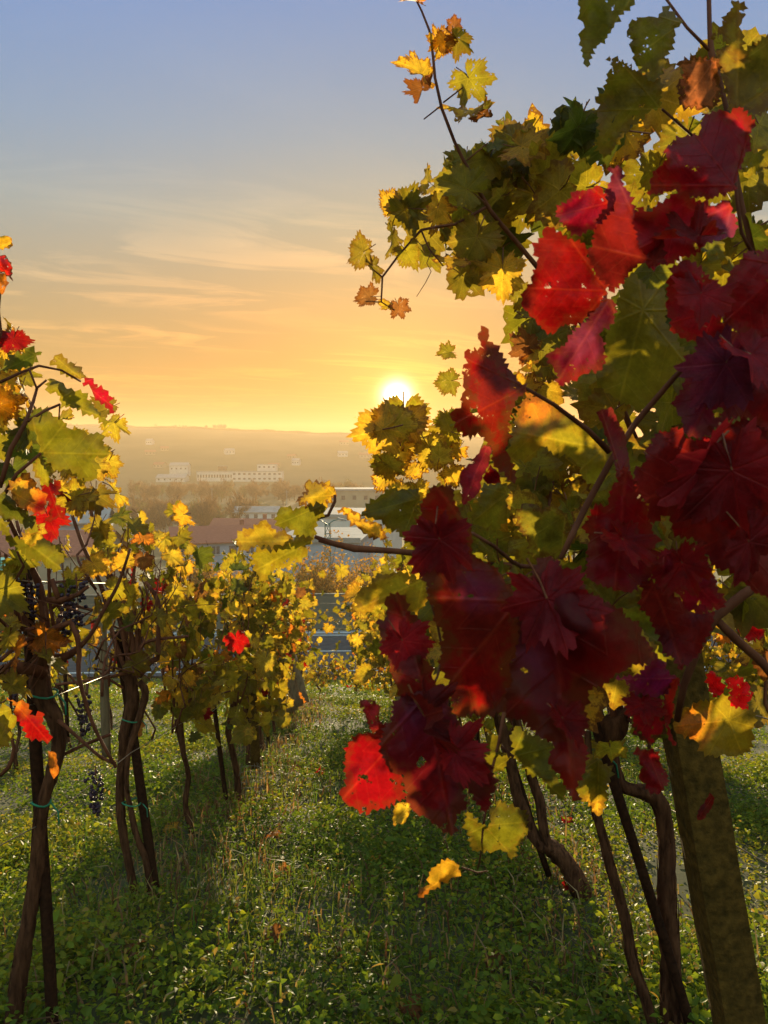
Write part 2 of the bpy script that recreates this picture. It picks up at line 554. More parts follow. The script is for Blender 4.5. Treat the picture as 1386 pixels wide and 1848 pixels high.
def leaf_shape(seed, nang, rings, curl=1.0):
    r_ = np.random.default_rng(seed)
    rr = _lc_r * r_.uniform(0.9, 1.1, len(_lc_r))
    rr[[1, 3, 5]] *= r_.uniform(0.8, 1.05)          # some leaves are deeply lobed, some nearly round
    th = np.linspace(-PI, PI, nang, endpoint=False) + PI / nang
    a = np.abs(th)
    t = np.interp(a, _lc_t, np.arange(len(_lc_t)))
    i0 = np.floor(t).astype(int).clip(0, len(_lc_t) - 2)
    f = t - i0
    f = f * f * (3 - 2 * f)
    R = rr[i0] * (1 - f) + rr[i0 + 1] * f
    R *= 1 + 0.06 * np.sin(th * 2 + r_.uniform(0, 6)) + 0.04 * np.sin(th * 5 + r_.uniform(0, 6))
    if nang >= 40:
        saw = (np.arange(nang) % 3) / 2.0
        R *= 1 + 0.17 * (saw - 0.5) * r_.uniform(0.3, 1.5, nang)
    else:
        R *= 1 + 0.10 * r_.uniform(-1, 1, nang)
    V, L = [[0, 0, 0]], [[0, 0, 0]]
    b, c_, d_, fo = r_.uniform(-0.5, 0.9), r_.uniform(0.05, 0.16), r_.uniform(-0.7, 0.2), r_.uniform(-0.1, 0.55)
    ph, ph2 = r_.uniform(0, 6.28, 2)
    k = r_.integers(3, 6)
    for q in range(1, rings + 1):
        s = (q / rings) ** 0.85
        x, y = np.sin(th) * R * s, np.cos(th) * R * s
        rad = np.hypot(x, y)
        z = curl * (b * 0.5 * rad ** 2 + fo * np.abs(x) * 0.7 + d_ * np.where(y > 0, y, 0) ** 2 * 0.9
                    + c_ * s ** 2 * np.sin(k * th + ph) * 0.7 + 0.05 * s ** 3 * np.sin(9 * th + ph2))
        for m_ in range(nang):
            V.append([x[m_], y[m_], z[m_]])
            L.append([x[m_], y[m_], s])
    F = [[0, 1 + j, 1 + (j + 1) % nang] for j in range(nang) if j != nang - 1]
    for q in range(rings - 1):
        o0, o1 = 1 + q * nang, 1 + (q + 1) * nang
        for j in range(nang - 1):
            F += [[o0 + j, o1 + j, o1 + j + 1], [o0 + j, o1 + j + 1, o0 + j + 1]]
    V, F, L = np.array(V), np.array(F)[:, ::-1], np.array(L)
    # petiole: a thin stalk behind the leaf base
    bend = r_.uniform(-0.25, 0.1)
    pp = [(0, 0, 0), (0.02, -0.2, -0.04), (0.03, -0.42, -0.10 + bend)]
    mb = MB()
    mb.tube(pp, [0.013, 0.012, 0.014], 4, caps=False)
    pv, pf = mb.V[0], mb.F[0]
    nl = len(V)
    V = np.vstack([V, pv])
    L = np.vstack([L, np.tile([0.02, 0.2, 0], (len(pv), 1))])
    mi = np.concatenate([np.zeros(len(F), int), np.ones(len(pf), int)])
    F = np.vstack([F, pf + nl])
    return V, F, L, mi


SHAPES = {'hi': [leaf_shape(100 + i, 96, 6) for i in range(9)],
          'mid': [leaf_shape(200 + i, 48, 3) for i in range(10)],
          'low': [leaf_shape(300 + i, 22, 2) for i in range(8)]}

TINTS = {  # rgb base colour, a = how far the autumn edge has gone
    'green': (0.15, 0.132, 0.012, 0.25), 'deep': (0.075, 0.085, 0.012, 0.15), 'lime': (0.24, 0.188, 0.016, 0.5),
    'yellow': (0.40, 0.275, 0.03, 0.6), 'gold': (0.42, 0.26, 0.025, 0.85), 'orange': (0.45, 0.15, 0.02, 0.8),
    'red': (0.21, 0.003, 0.005, 0.35), 'dark_red': (0.15, 0.007, 0.008, 0.1), 'brown': (0.17, 0.07, 0.025, 0.9),
    'olive': (0.17, 0.135, 0.018, 0.6), 'purple': (0.15, 0.018, 0.06, 0.1), 'crimson': (0.24, 0.008, 0.016, 0.15)}  # purple: blue-violet sky sheen painted as leaf colour


def pick(pal, r_):
    k = list(pal)
    w = np.array([pal[q] for q in k], float)
    return k[r_.choice(len(k), p=w / w.sum())]


def jitter(t, r_):
    t = np.array(t)
    t[:3] *= r_.uniform(0.75, 1.25)
    t[0] *= r_.uniform(0.9, 1.12)
    t[3] = np.clip(t[3] * r_.uniform(0.4, 1.4), 0, 1)
    return t


_leafmesh = {}


def leaf_variant(lod, colour, i):
    key = (lod, colour, i)
    if key not in _leafmesh:
        V, F, L, mi = SHAPES[lod][i % len(SHAPES[lod])]
        r_ = np.random.default_rng(hash((lod == 'hi', i)) % 10000 + len(colour) * 77)
        t = jitter(TINTS[colour], r_)
        _leafmesh[key] = np_mesh('leaf', V, F, [M_LEAF, M_PET], mi, True, np.tile(t, (len(V), 1)), L,
                                 np.full(len(V), r_.uniform()))
    return _leafmesh[key]


def basis(n, tip):
    n = np.array(n, float)
    n /= np.linalg.norm(n) + 1e-9
    y = np.array(tip, float)
    y = y - n * y.dot(n)
    y /= np.linalg.norm(y) + 1e-9
    x = np.cross(y, n)
    return np.stack([x, y, n], 1)


class Foliage:
    def __init__(self):
        self.V, self.F, self.L, self.T, self.S, self.M, self.n = [], [], [], [], [], [], 0

    def leaf(self, lod, i, R, pos, size, tint, seed):
        V, F, L, mi = SHAPES[lod][i % len(SHAPES[lod])]
        self.V.append((V * size) @ R.T + pos)
        self.F.append(F + self.n)
        self.L.append(L)
        self.T.append(np.tile(tint, (len(V), 1)))
        self.S.append(np.full(len(V), seed))
        self.M.append(mi)
        self.n += len(V)

    def build(self, name, parent, origin):
        me = np_mesh(name, np.concatenate(self.V) - np.array(origin), np.concatenate(self.F), [M_LEAF, M_PET],
                     np.concatenate(self.M), True, np.concatenate(self.T), np.concatenate(self.L), np.concatenate(self.S))
        return link(name, me, parent)


def put_leaf(parent, origin, lod, colour, i, R, pos, size):
    o = link('leaf', leaf_variant(lod, colour, i), parent)
    M = Matrix.Identity(4)
    for a in range(3):
        for b in range(3):
            M[a][b] = R[a, b] * size
        M[a][3] = pos[a] - origin[a]
    o.matrix_local = M
    return o


def hang(r_, side=0.0):
    """normal and tip direction of a leaf hanging from a shoot"""
    n = np.array([r_.normal(side * 0.4, 0.6), r_.normal(-0.25, 0.7), r_.normal(0.3, 0.4)])
    tip = np.array([r_.normal(side * 0.5, 0.6), r_.normal(0, 0.5), r_.normal(-0.7, 0.45)])
    return basis(n, tip)


# ------------------------------------------------------------------ vines
def grape_cluster(parent, origin, top, length, seed, n=42):
    r_ = np.random.default_rng(seed)
    mb = MB()
    top = np.array(top)
    # unit icosphere-like ball
    nu, nv = 8, 5
    B, BF = [[0, 0, 1]], []
    for q in range(1, nv):
        for j in range(nu):
            a, b = PI * q / nv, 2 * PI * j / nu
            B.append([math.sin(a) * math.cos(b), math.sin(a) * math.sin(b), math.cos(a)])
    B.append([0, 0, -1])
    for j in range(nu):
        BF.append([0, 1 + j, 1 + (j + 1) % nu])
        BF.append([len(B) - 1, 1 + (nv - 2) * nu + (j + 1) % nu, 1 + (nv - 2) * nu + j])
        for q in range(nv - 2):
            a, b = 1 + q * nu + j, 1 + q * nu + (j + 1) % nu
            BF += [[a, a + nu, b + nu], [a, b + nu, b]]
    B = np.array(B)
    for _ in range(n):
        t = r_.uniform(0.12, 1)
        w = length * 0.24 * (1 - 0.65 * t) * r_.uniform(0.3, 1.1)
        a = r_.uniform(0, 6.28)
        c = top + np.array([math.cos(a) * w, math.sin(a) * w, -t * length])
        mb.add(B * r_.uniform(0.005, 0.0078) * np.array([1, 1, r_.uniform(0.8, 1.15)]) + c, BF, 0)
    mb.tube([top, top + np.array([0.004, 0, -length * 0.5]), top + np.array([0, 0, -length * 0.95])], [0.0022, 0.0016, 0.001], 5, 1)
    return mb.build('grape_cluster', [M_GRAPE, M_CANE], parent, origin=origin, smooth=True)


def curved(r_, a, b, wob, n=5):
    a, b = np.array(a), np.array(b)
    pts = [a + (b - a) * t + (r_.normal(0, wob, 3) if 0 < t < 1 else 0) for t in np.linspace(0, 1, n)]
    return pts


LEFT_PAL = {'lime': 30, 'yellow': 18, 'green': 28, 'gold': 9, 'olive': 12, 'orange': 3, 'red': 2, 'deep': 7, 'brown': 2}
MIXED_PAL = {'lime': 25, 'yellow': 24, 'green': 16, 'gold': 14, 'orange': 8, 'red': 6, 'dark_red': 4, 'olive': 8}
RIGHT_PAL = {'green': 34, 'lime': 30, 'olive': 14, 'yellow': 14, 'gold': 6, 'deep': 8, 'brown': 3}
AISLE_PAL = {'lime': 30, 'yellow': 26, 'green': 28, 'gold': 6, 'orange': 3, 'red': 1.5, 'olive': 6}


def vine(label, group, x, y, seed, parts=0, fol=180, lod='low', pal=None, trunk=None, canes=None, ncane=6,
         hmax=2.05, hlow=0.72, thick=0.24, span=0.62, size=(0.075, 0.125), lean=(-0.06, 0.0), head=0.8, bias=None, extra=0):
    r_ = np.random.default_rng(seed)
    base = np.array([x, y, float(zt(x, y))])
    root = empty('grape_vine', base)
    tag(root, label, 'grapevine', group)
    # trunk
    hd = base + np.array([lean[0] + r_.normal(0, 0.03), lean[1] + r_.normal(0, 0.05), head])
    if trunk is None:
        mb = MB()
        pts = spline([np.r_[p, q] for p, q in zip(
            [base + [0, 0, -0.05]] + [base + (hd - base) * t + np.r_[r_.normal(0, 0.022, 2), 0] for t in (0.25, 0.5, 0.75)] + [hd],
            [0.026, 0.018, 0.017, 0.018, 0.026])], 0.05)
        mb.tube(pts[:, :3], list(pts[:, 3]), 9, rough=0.22, seed=seed)
        if r_.uniform() < 0.45:      # a second stem
            q = base + np.array([0.05, 0.04, 0])
            pts = spline([np.r_[p, w] for p, w in zip([q + [0, 0, -0.05], q + [0.05, 0.02, 0.3], hd + [0.03, 0, -0.02]], [0.015, 0.012, 0.013])], 0.06)
            mb.tube(pts[:, :3], list(pts[:, 3]), 7, rough=0.15, seed=seed + 1)
        mb.build('trunk', M_BARK, root, origin=base, smooth=True)
    else:
        for tr in trunk:
            mb = MB()
            pts = spline([np.r_[np.array(P(a, b, d)), rp * d / FPX] for a, b, d, rp in tr], 0.02)
            mb.tube(pts[:, :3], list(pts[:, 3]), 16, rough=0.2, seed=seed)
            for _ in range(46):      # peeling strips of bark
                i0 = int(r_.integers(0, max(1, len(pts) - 9)))
                n_ = int(r_.integers(4, 9))
                a_ = r_.uniform(0, 2 * PI)
                off = np.array([math.cos(a_), math.sin(a_), 0])
                sl = [pts[min(i0 + j, len(pts) - 1), :3] + off * (pts[min(i0 + j, len(pts) - 1), 3] * 1.02 + (0.004 * (j / n_) ** 2 + r_.uniform(0, .001))) for j in range(n_)]
                mb.tube(sl, list(np.linspace(.0028, .0008, n_) * r_.uniform(.6, 1.3)), 4)
            mb.build('trunk', M_BARK, root, origin=base, smooth=True)
        a, b, d, rp = trunk[0][-1]
        hd = np.array(P(a, b, d))
    # canes
    paths = []
    for k in range(ncane):
        s = hd + np.array([r_.normal(0, 0.03), r_.uniform(-span, span) * 0.75, r_.uniform(-0.02, 0.12)])
        e = np.array([s[0] + r_.normal(0, thick * 0.7), s[1] + r_.normal(0, 0.18), base[2] + hmax * r_.uniform(0.82, 1.02)])
        pth = curved(r_, s, e, 0.035, 6)
        if k < 2:
            pth = [hd] + pth
        elif abs(s[1] - hd[1]) > 0.12:
            pth = [hd, hd * 0.5 + s * 0.5 + np.array([0, 0, 0.03])] + pth
        paths.append(spline(pth, 0.07))
        mb = MB()
        n = len(paths[-1])
        mb.tube(paths[-1], list(np.linspace(0.0075, 0.003, n)), 6, rough=0.08, seed=seed + k)
        mb.build('cane', M_CANE, root, origin=base, smooth=True)
    for cpath in (canes or []):
        mb = MB()
        A = spline([np.r_[np.array(P(a, b, d)), rp * d / FPX] for a, b, d, rp in cpath], 0.03)
        mb.tube(A[:, :3], list(A[:, 3]), 8, rough=0.10, seed=seed + len(cpath))
        mb.build('cane', M_CANE, root, origin=base, smooth=True)
    for k in range(extra):
        s = hd + np.array([r_.normal(0, 0.05), r_.uniform(-span, span) * 0.8, r_.uniform(-0.05, 0.15)])
        e = np.array([s[0] + r_.normal(0, 0.16), s[1] + r_.normal(0, 0.25), base[2] + r_.uniform(1.2, hmax)])
        q = spline(curved(r_, s, e, 0.045, 6), 0.06)
        mb = MB()
        mb.tube(q, list(np.linspace(0.0065, 0.0022, len(q))), 6, rough=0.1, seed=seed + k)
        for _ in range(2):           # side shoots and tendrils
            a0 = q[r_.integers(len(q) // 3, len(q))]
            mb.tube(spline(curved(r_, a0, a0 + r_.normal(0, 0.12, 3), 0.02, 4), 0.03), 0.0016, 4)
        mb.build('cane', M_CANE, root, origin=base, smooth=True)
    # leaves along the canes
    F = Foliage()
    pal = pal or LEFT_PAL
    for k in range(parts + fol):
        pth = paths[r_.integers(len(paths))] if paths else np.array([hd, hd])
        t = r_.uniform(0.08, 1) ** 0.75
        q = pth[min(len(pth) - 1, int(t * len(pth)))].copy()
        h = q[2] - base[2]
        low = hlow + 0.12 * r_.normal()
        if h < low:
            q[2] += (low - h) * r_.uniform(0.9, 1.5)
        side = r_.choice([-1, 1])
        q = q + np.array([side * abs(r_.normal(0, thick * 0.55)), r_.normal(0, 0.13), r_.normal(0, 0.06)])
        if bias is not None and r_.uniform() < bias[0]:
            q[0] += bias[1]
        R = hang(r_, side)
        sz = r_.uniform(*size) * 1.05
        c = pick(pal, r_)
        if k < parts:
            put_leaf(root, base, lod, c, int(r_.integers(0, 5)), R, q, sz)
        else:
            F.leaf('mid' if lod == 'hi' else lod, int(r_.integers(10)), R, q, sz, jitter(TINTS[c], r_), r_.uniform())
    if F.n:
        o = F.build('foliage', root, base)
        if parts:
            o['kind'] = 'stuff'
    return root, base, hd


def rod(label, pts, rpx=None, r=None, mat=None, name='vine_stake', cat='stake', group='dark iron stakes tied to the vines'):
    mb = MB()
    A = spline(pts, 0.08)
    mb.tube(A[:, :3], [r] * len(A), 8, rough=0.07, seed=int(abs(pts[0][0]) * 1000) % 997)
    o = mb.build(name, mat or M_ROD, None, loc=tuple(pts[0]), origin=pts[0], smooth=True)
    return tag(o, label, cat, group)


def pxl(lst):
    return [np.array(P(a, b, d)) for a, b, d in lst]


GL = 'grapevines of the row left of the path'
GR = 'grapevines of the row right of the path'

# hero leaves: each outline is a real leaf, given its own distance, size and bend
HEROES = []


def hero(poly, d, colour, stem, tip, gx=0.0, gy=0.0, fold=0.25, wave=0.012, seed=0, label=None, teeth=3.6, edge=None):
    HEROES.append((poly, d, colour, stem, tip, gx, gy, fold, wave, seed, label, teeth, edge))


def build_hero(h, parent, origin):
    poly, d, colour, stem, tip, gx, gy, fold, wave, seed, label, teeth, edge = h
    r_ = np.random.default_rng(seed + 991)
    A = np.array(poly, float)
    # smooth the traced corners, then cut teeth into the margin
    out = []
    n = len(A)
    area = 0.5 * np.sum(A[:, 0] * np.roll(A[:, 1], -1) - np.roll(A[:, 0], -1) * A[:, 1])
    sg = 1.0 if area > 0 else -1.0
    flip = 0
    ph0 = r_.uniform(0, 6.28, 3)
    run = 0.0
    for i in range(n):
        a, b = A[i], A[(i + 1) % n]
        L = np.hypot(*(b - a))
        nn = np.array([(b - a)[1], -(b - a)[0]]) / (L + 1e-6) * sg
        q = 0.0
        while q < L - 2.5:
            flip += 1
            lobe = teeth * (0.9 * math.sin(run / 13.0 + ph0[0]) + 0.7 * math.sin(run / 7.3 + ph0[1]))
            off = lobe * min(1, q / 6) + (0 if q == 0 else teeth * (1.25 if flip % 2 else -0.75) * r_.uniform(0.1, 1.5))
            out.append(a + (b - a) * q / L + nn * off)
            st = r_.uniform(3.2, 8.5)
            q += st
            run += st
    B = np.array(out)
    nb = len(B)
    lo, hi = B.min(0), B.max(0)
    g = max(5.0, (hi - lo).max() / 26)
    pts = []
    for yy in np.arange(lo[1] + g / 2, hi[1], g):
        for xx in np.arange(lo[0] + g / 2, hi[0], g):
            q = np.array([xx, yy]) + r_.uniform(-0.2, 0.2, 2) * g
            dd = B - q
            if (np.hypot(dd[:, 0], dd[:, 1])).min() < g * 0.55:
                continue
            x1, y1 = B[:, 0], B[:, 1]
            x2, y2 = np.roll(x1, -1), np.roll(y1, -1)
            cr = ((y1 > q[1]) != (y2 > q[1])) & (q[0] < (x2 - x1) * (q[1] - y1) / (y2 - y1 + 1e-12) + x1)
            if cr.sum() % 2:
                pts.append(q)
    allp = [Vector(p) for p in B] + [Vector(p) for p in pts]
    res = delaunay_2d_cdt(allp, [(i, (i + 1) % nb) for i in range(nb)], [], 1, 1e-4)
    vv, ff = np.array([tuple(v) for v in res[0]]), np.array([f for f in res[2] if len(f) == 3])
    S, T = np.array(stem, float), np.array(tip, float)
    ax = T - S
    Ln = np.hypot(*ax)
    ax = ax / Ln
    pe = np.array([-ax[1], ax[0]])
    rel = vv - S
    al, ac = rel @ ax, rel @ pe
    cen = (lo + hi) / 2
    px2m = d / FPX
    ext = max(hi - lo)
    ph = r_.uniform(0, 6.28, 4)
    dep = (d + (vv[:, 0] - cen[0]) * gx * px2m + (vv[:, 1] - cen[1]) * gy * px2m + fold * np.abs(ac) * px2m
           + wave * np.sin(al / ext * r_.uniform(4, 8) + ph[0] + 1.5 * np.sin(ac / ext * 5)) * np.cos(ac / ext * r_.uniform(4, 7) + ph[1])
           + wave * 0.16 * np.sin(al / 9.0 + 2 * np.sin(ac / 13.0 + ph[0])) * np.sin(ac / 8.0 + 2 * np.sin(al / 15.0 + ph[1]))
           + wave * 0.7 * np.sin(ac / ext * r_.uniform(6, 10) + ph[2] + al / ext * r_.uniform(-6, 6)))
    dm = np.array([np.hypot(*(B - q).T).min() for q in vv])      # distance to the margin
    rim = np.clip(1 - dm / (0.14 * ext), 0, 1)
    dep = dep + r_.choice([-1, 1]) * rim ** 2 * 0.10 * ext * px2m * (0.4 + 0.8 * np.sin(np.arctan2(vv[:, 1] - cen[1], vv[:, 0] - cen[0]) * 2 + ph[3]))
    W = np.array([tuple(P(a, b, c)) for (a, b), c in zip(vv, dep)]) - np.array(origin)
    e = 1 - np.clip(dm / (0.30 * ext), 0, 1)
    lv = np.stack([ac / Ln * 0.66, al / Ln * 0.66, e], 1)
    t = jitter(TINTS[colour], r_) if isinstance(colour, str) else np.array(colour, float) * np.array([1.8, .7, 1.3, 4]) * ([.75, .75, .75, 1] if seed in (15, 16, 17, 18) else 1) * ([.5, .6, .6, 1] if seed in (1, 3, 6, 21) else 1)
    tt = np.tile(t, (len(W), 1))
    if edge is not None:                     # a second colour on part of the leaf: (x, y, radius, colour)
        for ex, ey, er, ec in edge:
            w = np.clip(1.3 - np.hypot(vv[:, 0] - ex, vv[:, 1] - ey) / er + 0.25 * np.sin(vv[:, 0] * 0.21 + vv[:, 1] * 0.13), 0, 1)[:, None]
            tt = tt * (1 - w) + np.array(TINTS[ec]) * w  # on dark red leaves red paints backlit glow, purple paints sky sheen
    me = np_mesh('leaf', W, ff, [M_LEAF], None, True, tt, lv, np.full(len(W), r_.uniform()))
    o = link('leaf', me, parent)
    if label:
        o['label'] = label
    return o

# ---- dark red leaves close to the lens
hero([(1166,348),(1172,329),(1190,300),(1205,288),(1196,267),(1231,248),(1262,237),(1266,214),(1306,200),(1334,192),(1362,220),(1356,259),(1342,285),(1331,318),(1317,347),(1286,360),(1240,352),(1208,345),(1185,352)],
     .66, (0.20,0.008,0.016,0.1), (1325,335), (1170,335), gx=.25, gy=-.3, fold=.2, seed=1, edge=[(1190,320,45,'red')])
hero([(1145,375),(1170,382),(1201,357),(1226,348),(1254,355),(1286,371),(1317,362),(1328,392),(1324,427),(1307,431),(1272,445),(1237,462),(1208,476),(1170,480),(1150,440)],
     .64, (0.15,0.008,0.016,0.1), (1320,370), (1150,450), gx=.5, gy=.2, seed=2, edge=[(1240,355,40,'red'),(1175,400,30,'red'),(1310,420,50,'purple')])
hero([(1002,382),(1012,364),(1051,343),(1082,336),(1096,347),(1107,364),(1096,396),(1072,413),(1037,422),(1016,410)],
     .63, (0.20,0.008,0.03,0.1), (1100,365), (1004,390), gx=-.4, gy=.2, seed=3, edge=[(1085,355,30,'red')])
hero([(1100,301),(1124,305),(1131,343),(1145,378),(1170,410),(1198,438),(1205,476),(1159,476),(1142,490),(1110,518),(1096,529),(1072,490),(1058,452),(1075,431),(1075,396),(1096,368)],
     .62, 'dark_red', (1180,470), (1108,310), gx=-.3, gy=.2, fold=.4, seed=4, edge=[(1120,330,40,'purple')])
hero([(979,415),(995,411),(1023,424),(1058,448),(1072,490),(1093,522),(1089,546),(1054,575),(1030,585),(1002,601),(970,587),(967,578),(953,562),(942,553),(949,522),(963,494),(970,476),(963,452)],
     .64, 'red', (1095,525), (955,520), gx=-.2, gy=.3, fold=.2, seed=5, label='bright red leaf lit through by the sun', edge=[(985,440,50,'dark_red'),(952,545,25,'dark_red')])
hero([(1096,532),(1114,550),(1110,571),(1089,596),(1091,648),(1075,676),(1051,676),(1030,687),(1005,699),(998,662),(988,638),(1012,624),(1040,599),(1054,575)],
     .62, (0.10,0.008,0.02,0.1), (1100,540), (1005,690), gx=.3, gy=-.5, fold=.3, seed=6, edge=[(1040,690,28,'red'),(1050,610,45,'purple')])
hero([(1216,476),(1237,469),(1258,483),(1272,490),(1289,504),(1300,539),(1303,571),(1310,590),(1290,640),(1261,617),(1237,610),(1208,596),(1205,560),(1202,532),(1205,504)],
     .63, (0.16,0.008,0.012,0.1), (1290,560), (1210,500), gx=.3, fold=.3, seed=7, edge=[(1225,495,38,'red')])
hero([(1317,490),(1335,469),(1360,452),(1410,440),(1440,520),(1430,600),(1400,640),(1340,610),(1306,580),(1312,530)],
     .62, (0.12,0.006,0.008,0.1), (1420,480), (1310,580), gx=.2, seed=8)
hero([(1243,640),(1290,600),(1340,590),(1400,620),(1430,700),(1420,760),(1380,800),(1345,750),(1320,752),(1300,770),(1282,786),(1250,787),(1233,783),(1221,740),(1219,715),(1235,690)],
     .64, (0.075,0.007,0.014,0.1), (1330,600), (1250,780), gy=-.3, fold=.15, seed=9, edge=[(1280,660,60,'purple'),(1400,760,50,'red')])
hero([(1180,783),(1215,772),(1237,790),(1286,790),(1338,751),(1400,790),(1440,880),(1430,1000),(1400,1090),(1370,1070),(1338,1050),(1290,1020),(1254,976),(1215,958),(1201,926),(1180,948),(1156,898),(1145,849),(1170,821)],
     .62, 'dark_red', (1390,800), (1170,900), gx=.2, gy=.2, fold=.12, wave=.03, seed=10, edge=[(1210,940,40,'red'),(1330,930,40,'red')])
hero([(1103,880),(1125,840),(1138,856),(1159,898),(1180,961),(1187,1011),(1177,1042),(1145,1063),(1110,1067),(1068,1049),(1054,1021),(1065,976),(1054,941),(1065,919),(1096,912)],
     .66, (0.11,0.007,0.012,0.1), (1130,850), (1110,1060), gx=-.1, fold=-.5, wave=.02, seed=11, edge=[(1062,935,34,'red'),(1165,930,30,'red')])
hero([(1075,744),(1103,734),(1124,776),(1135,818),(1138,856),(1112,862),(1105,820),(1090,775)],
     .68, (0.08,0.012,0.016,0.1), (1120,850), (1085,742), gx=.6, fold=.6, seed=12, teeth=1.2)
hero([(1189,997),(1251,988),(1276,1016),(1290,1044),(1304,1077),(1301,1097),(1267,1111),(1242,1100),(1231,1083),(1206,1066),(1189,1058),(1178,1038)],
     .63, (0.15,0.009,0.02,0.1), (1200,1000), (1295,1095), gx=.4, seed=13)
hero([(1150,1050),(1190,1050),(1231,1085),(1260,1105),(1290,1105),(1276,1160),(1245,1195),(1225,1208),(1195,1165),(1165,1110)],
     .68, 'dark_red', (1180,1055), (1230,1200), gy=-.2, seed=14)
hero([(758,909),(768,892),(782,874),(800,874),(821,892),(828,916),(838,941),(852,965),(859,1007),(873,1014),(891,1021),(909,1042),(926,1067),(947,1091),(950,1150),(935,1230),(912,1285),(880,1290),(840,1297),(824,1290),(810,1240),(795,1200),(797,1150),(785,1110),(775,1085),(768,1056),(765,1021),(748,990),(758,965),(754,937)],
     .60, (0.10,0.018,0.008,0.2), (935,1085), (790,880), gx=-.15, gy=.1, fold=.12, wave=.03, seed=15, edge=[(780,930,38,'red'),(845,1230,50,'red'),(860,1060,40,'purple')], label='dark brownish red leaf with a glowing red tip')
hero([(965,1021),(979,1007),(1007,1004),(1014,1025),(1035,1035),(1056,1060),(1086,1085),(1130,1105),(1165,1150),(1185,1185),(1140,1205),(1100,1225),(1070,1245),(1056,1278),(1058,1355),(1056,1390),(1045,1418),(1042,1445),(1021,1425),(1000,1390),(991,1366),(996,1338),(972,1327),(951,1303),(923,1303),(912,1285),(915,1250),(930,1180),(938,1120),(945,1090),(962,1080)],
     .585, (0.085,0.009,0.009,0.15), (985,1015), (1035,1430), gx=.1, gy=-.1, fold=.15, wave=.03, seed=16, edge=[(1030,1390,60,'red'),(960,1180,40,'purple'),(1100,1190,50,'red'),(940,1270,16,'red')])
hero([(717,1067),(733,1084),(754,1116),(768,1147),(772,1182),(779,1218),(796,1253),(815,1285),(790,1310),(740,1300),(720,1290),(716,1239),(705,1204),(695,1168),(686,1140),(681,1119),(698,1112),(693,1091)],
     .60, (0.10,0.014,0.01,0.2), (780,1290), (715,1070), gx=.3, gy=-.2, fold=.4, seed=17)
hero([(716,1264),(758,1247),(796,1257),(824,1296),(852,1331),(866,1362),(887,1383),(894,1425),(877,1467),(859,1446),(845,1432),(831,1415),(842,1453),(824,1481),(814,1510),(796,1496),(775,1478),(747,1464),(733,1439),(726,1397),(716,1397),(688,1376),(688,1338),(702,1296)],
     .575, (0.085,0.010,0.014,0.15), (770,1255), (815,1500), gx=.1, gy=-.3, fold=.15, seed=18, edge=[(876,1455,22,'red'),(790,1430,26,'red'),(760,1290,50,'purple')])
hero([(632,1327),(663,1327),(684,1306),(702,1310),(705,1338),(723,1394),(733,1443),(698,1453),(675,1460),(667,1469),(642,1460),(618,1443),(614,1425),(626,1404),(623,1362)],
     .60, (0.12,0.004,0.006,0.1), (720,1330), (620,1440), gx=-.5, gy=.3, fold=.3, seed=19, edge=[(700,1330,30,'dark_red'),(735,1440,22,'dark_red')], label='bright red leaf lit through by the sun')
hero([(649,1264),(670,1261),(688,1275),(684,1296),(690,1320),(672,1325),(660,1296)],
     .60, (0.18,0.03,0.03,0.2), (685,1318), (652,1265), seed=20, teeth=1.5)
hero([(862,602),(874,589),(882,602),(900,635),(923,669),(949,698),(934,721),(923,747),(915,781),(918,820),(931,866),(915,869),(900,853),(887,812),(874,789),(845,786),(824,773),(814,755),(819,739),(837,726),(836,690),(833,674),(835,664),(848,648),(838,635),(856,625),(874,629)],
     .70, (0.17,0.022,0.008,0.2), (948,698), (830,760), gx=.1, fold=.2, wave=.014, seed=21, edge=[(838,752,26,'red'),(850,655,26,'red')], label='rust red leaf with curled pointed lobe against the sunset')
hero([(874,802),(887,809),(882,833),(871,864),(866,885),(853,900),(836,911),(832,895),(831,853),(848,835)],
     .68, (0.13,0.02,0.03,0.1), (880,805), (838,905), gx=.8, fold=.4, seed=22, teeth=1.2)
hero([(885,838),(900,853),(905,872),(880,874),(871,862)], .71, 'red', (900,870), (878,850), seed=23, teeth=1)
hero([(1181,1175),(1195,1192),(1223,1225),(1200,1258),(1178,1258),(1145,1247),(1111,1225),(1156,1217)],
     .70, (0.12,0.012,0.06,0.1), (1220,1225), (1120,1225), gy=.6, seed=24)
hero([(1212,1225),(1227,1225),(1220,1247),(1214,1286),(1206,1309),(1223,1350),(1212,1339),(1200,1311),(1195,1281),(1206,1239)],
     .71, 'red', (1222,1226), (1218,1345), fold=.5, seed=25, teeth=1.5)
hero([(1134,1258),(1153,1250),(1178,1256),(1195,1272),(1200,1309),(1195,1334),(1175,1345),(1156,1336),(1145,1314),(1134,1289)],
     .74, (0.14,0.008,0.012,0.35), (1190,1270), (1150,1330), seed=26)
hero([(1150,1345),(1178,1350),(1195,1381),(1210,1410),(1200,1428),(1170,1425),(1153,1405),(1155,1375)],
     .74, (0.12,0.008,0.010,0.1), (1165,1348), (1195,1425), seed=27)
hero([(1281,1430),(1290,1440),(1284,1460),(1270,1478),(1259,1480),(1262,1460)], 1.3, 'dark_red', (1287,1435), (1260,1478), fold=.5, seed=28, teeth=1)
RED_N = len(HEROES)
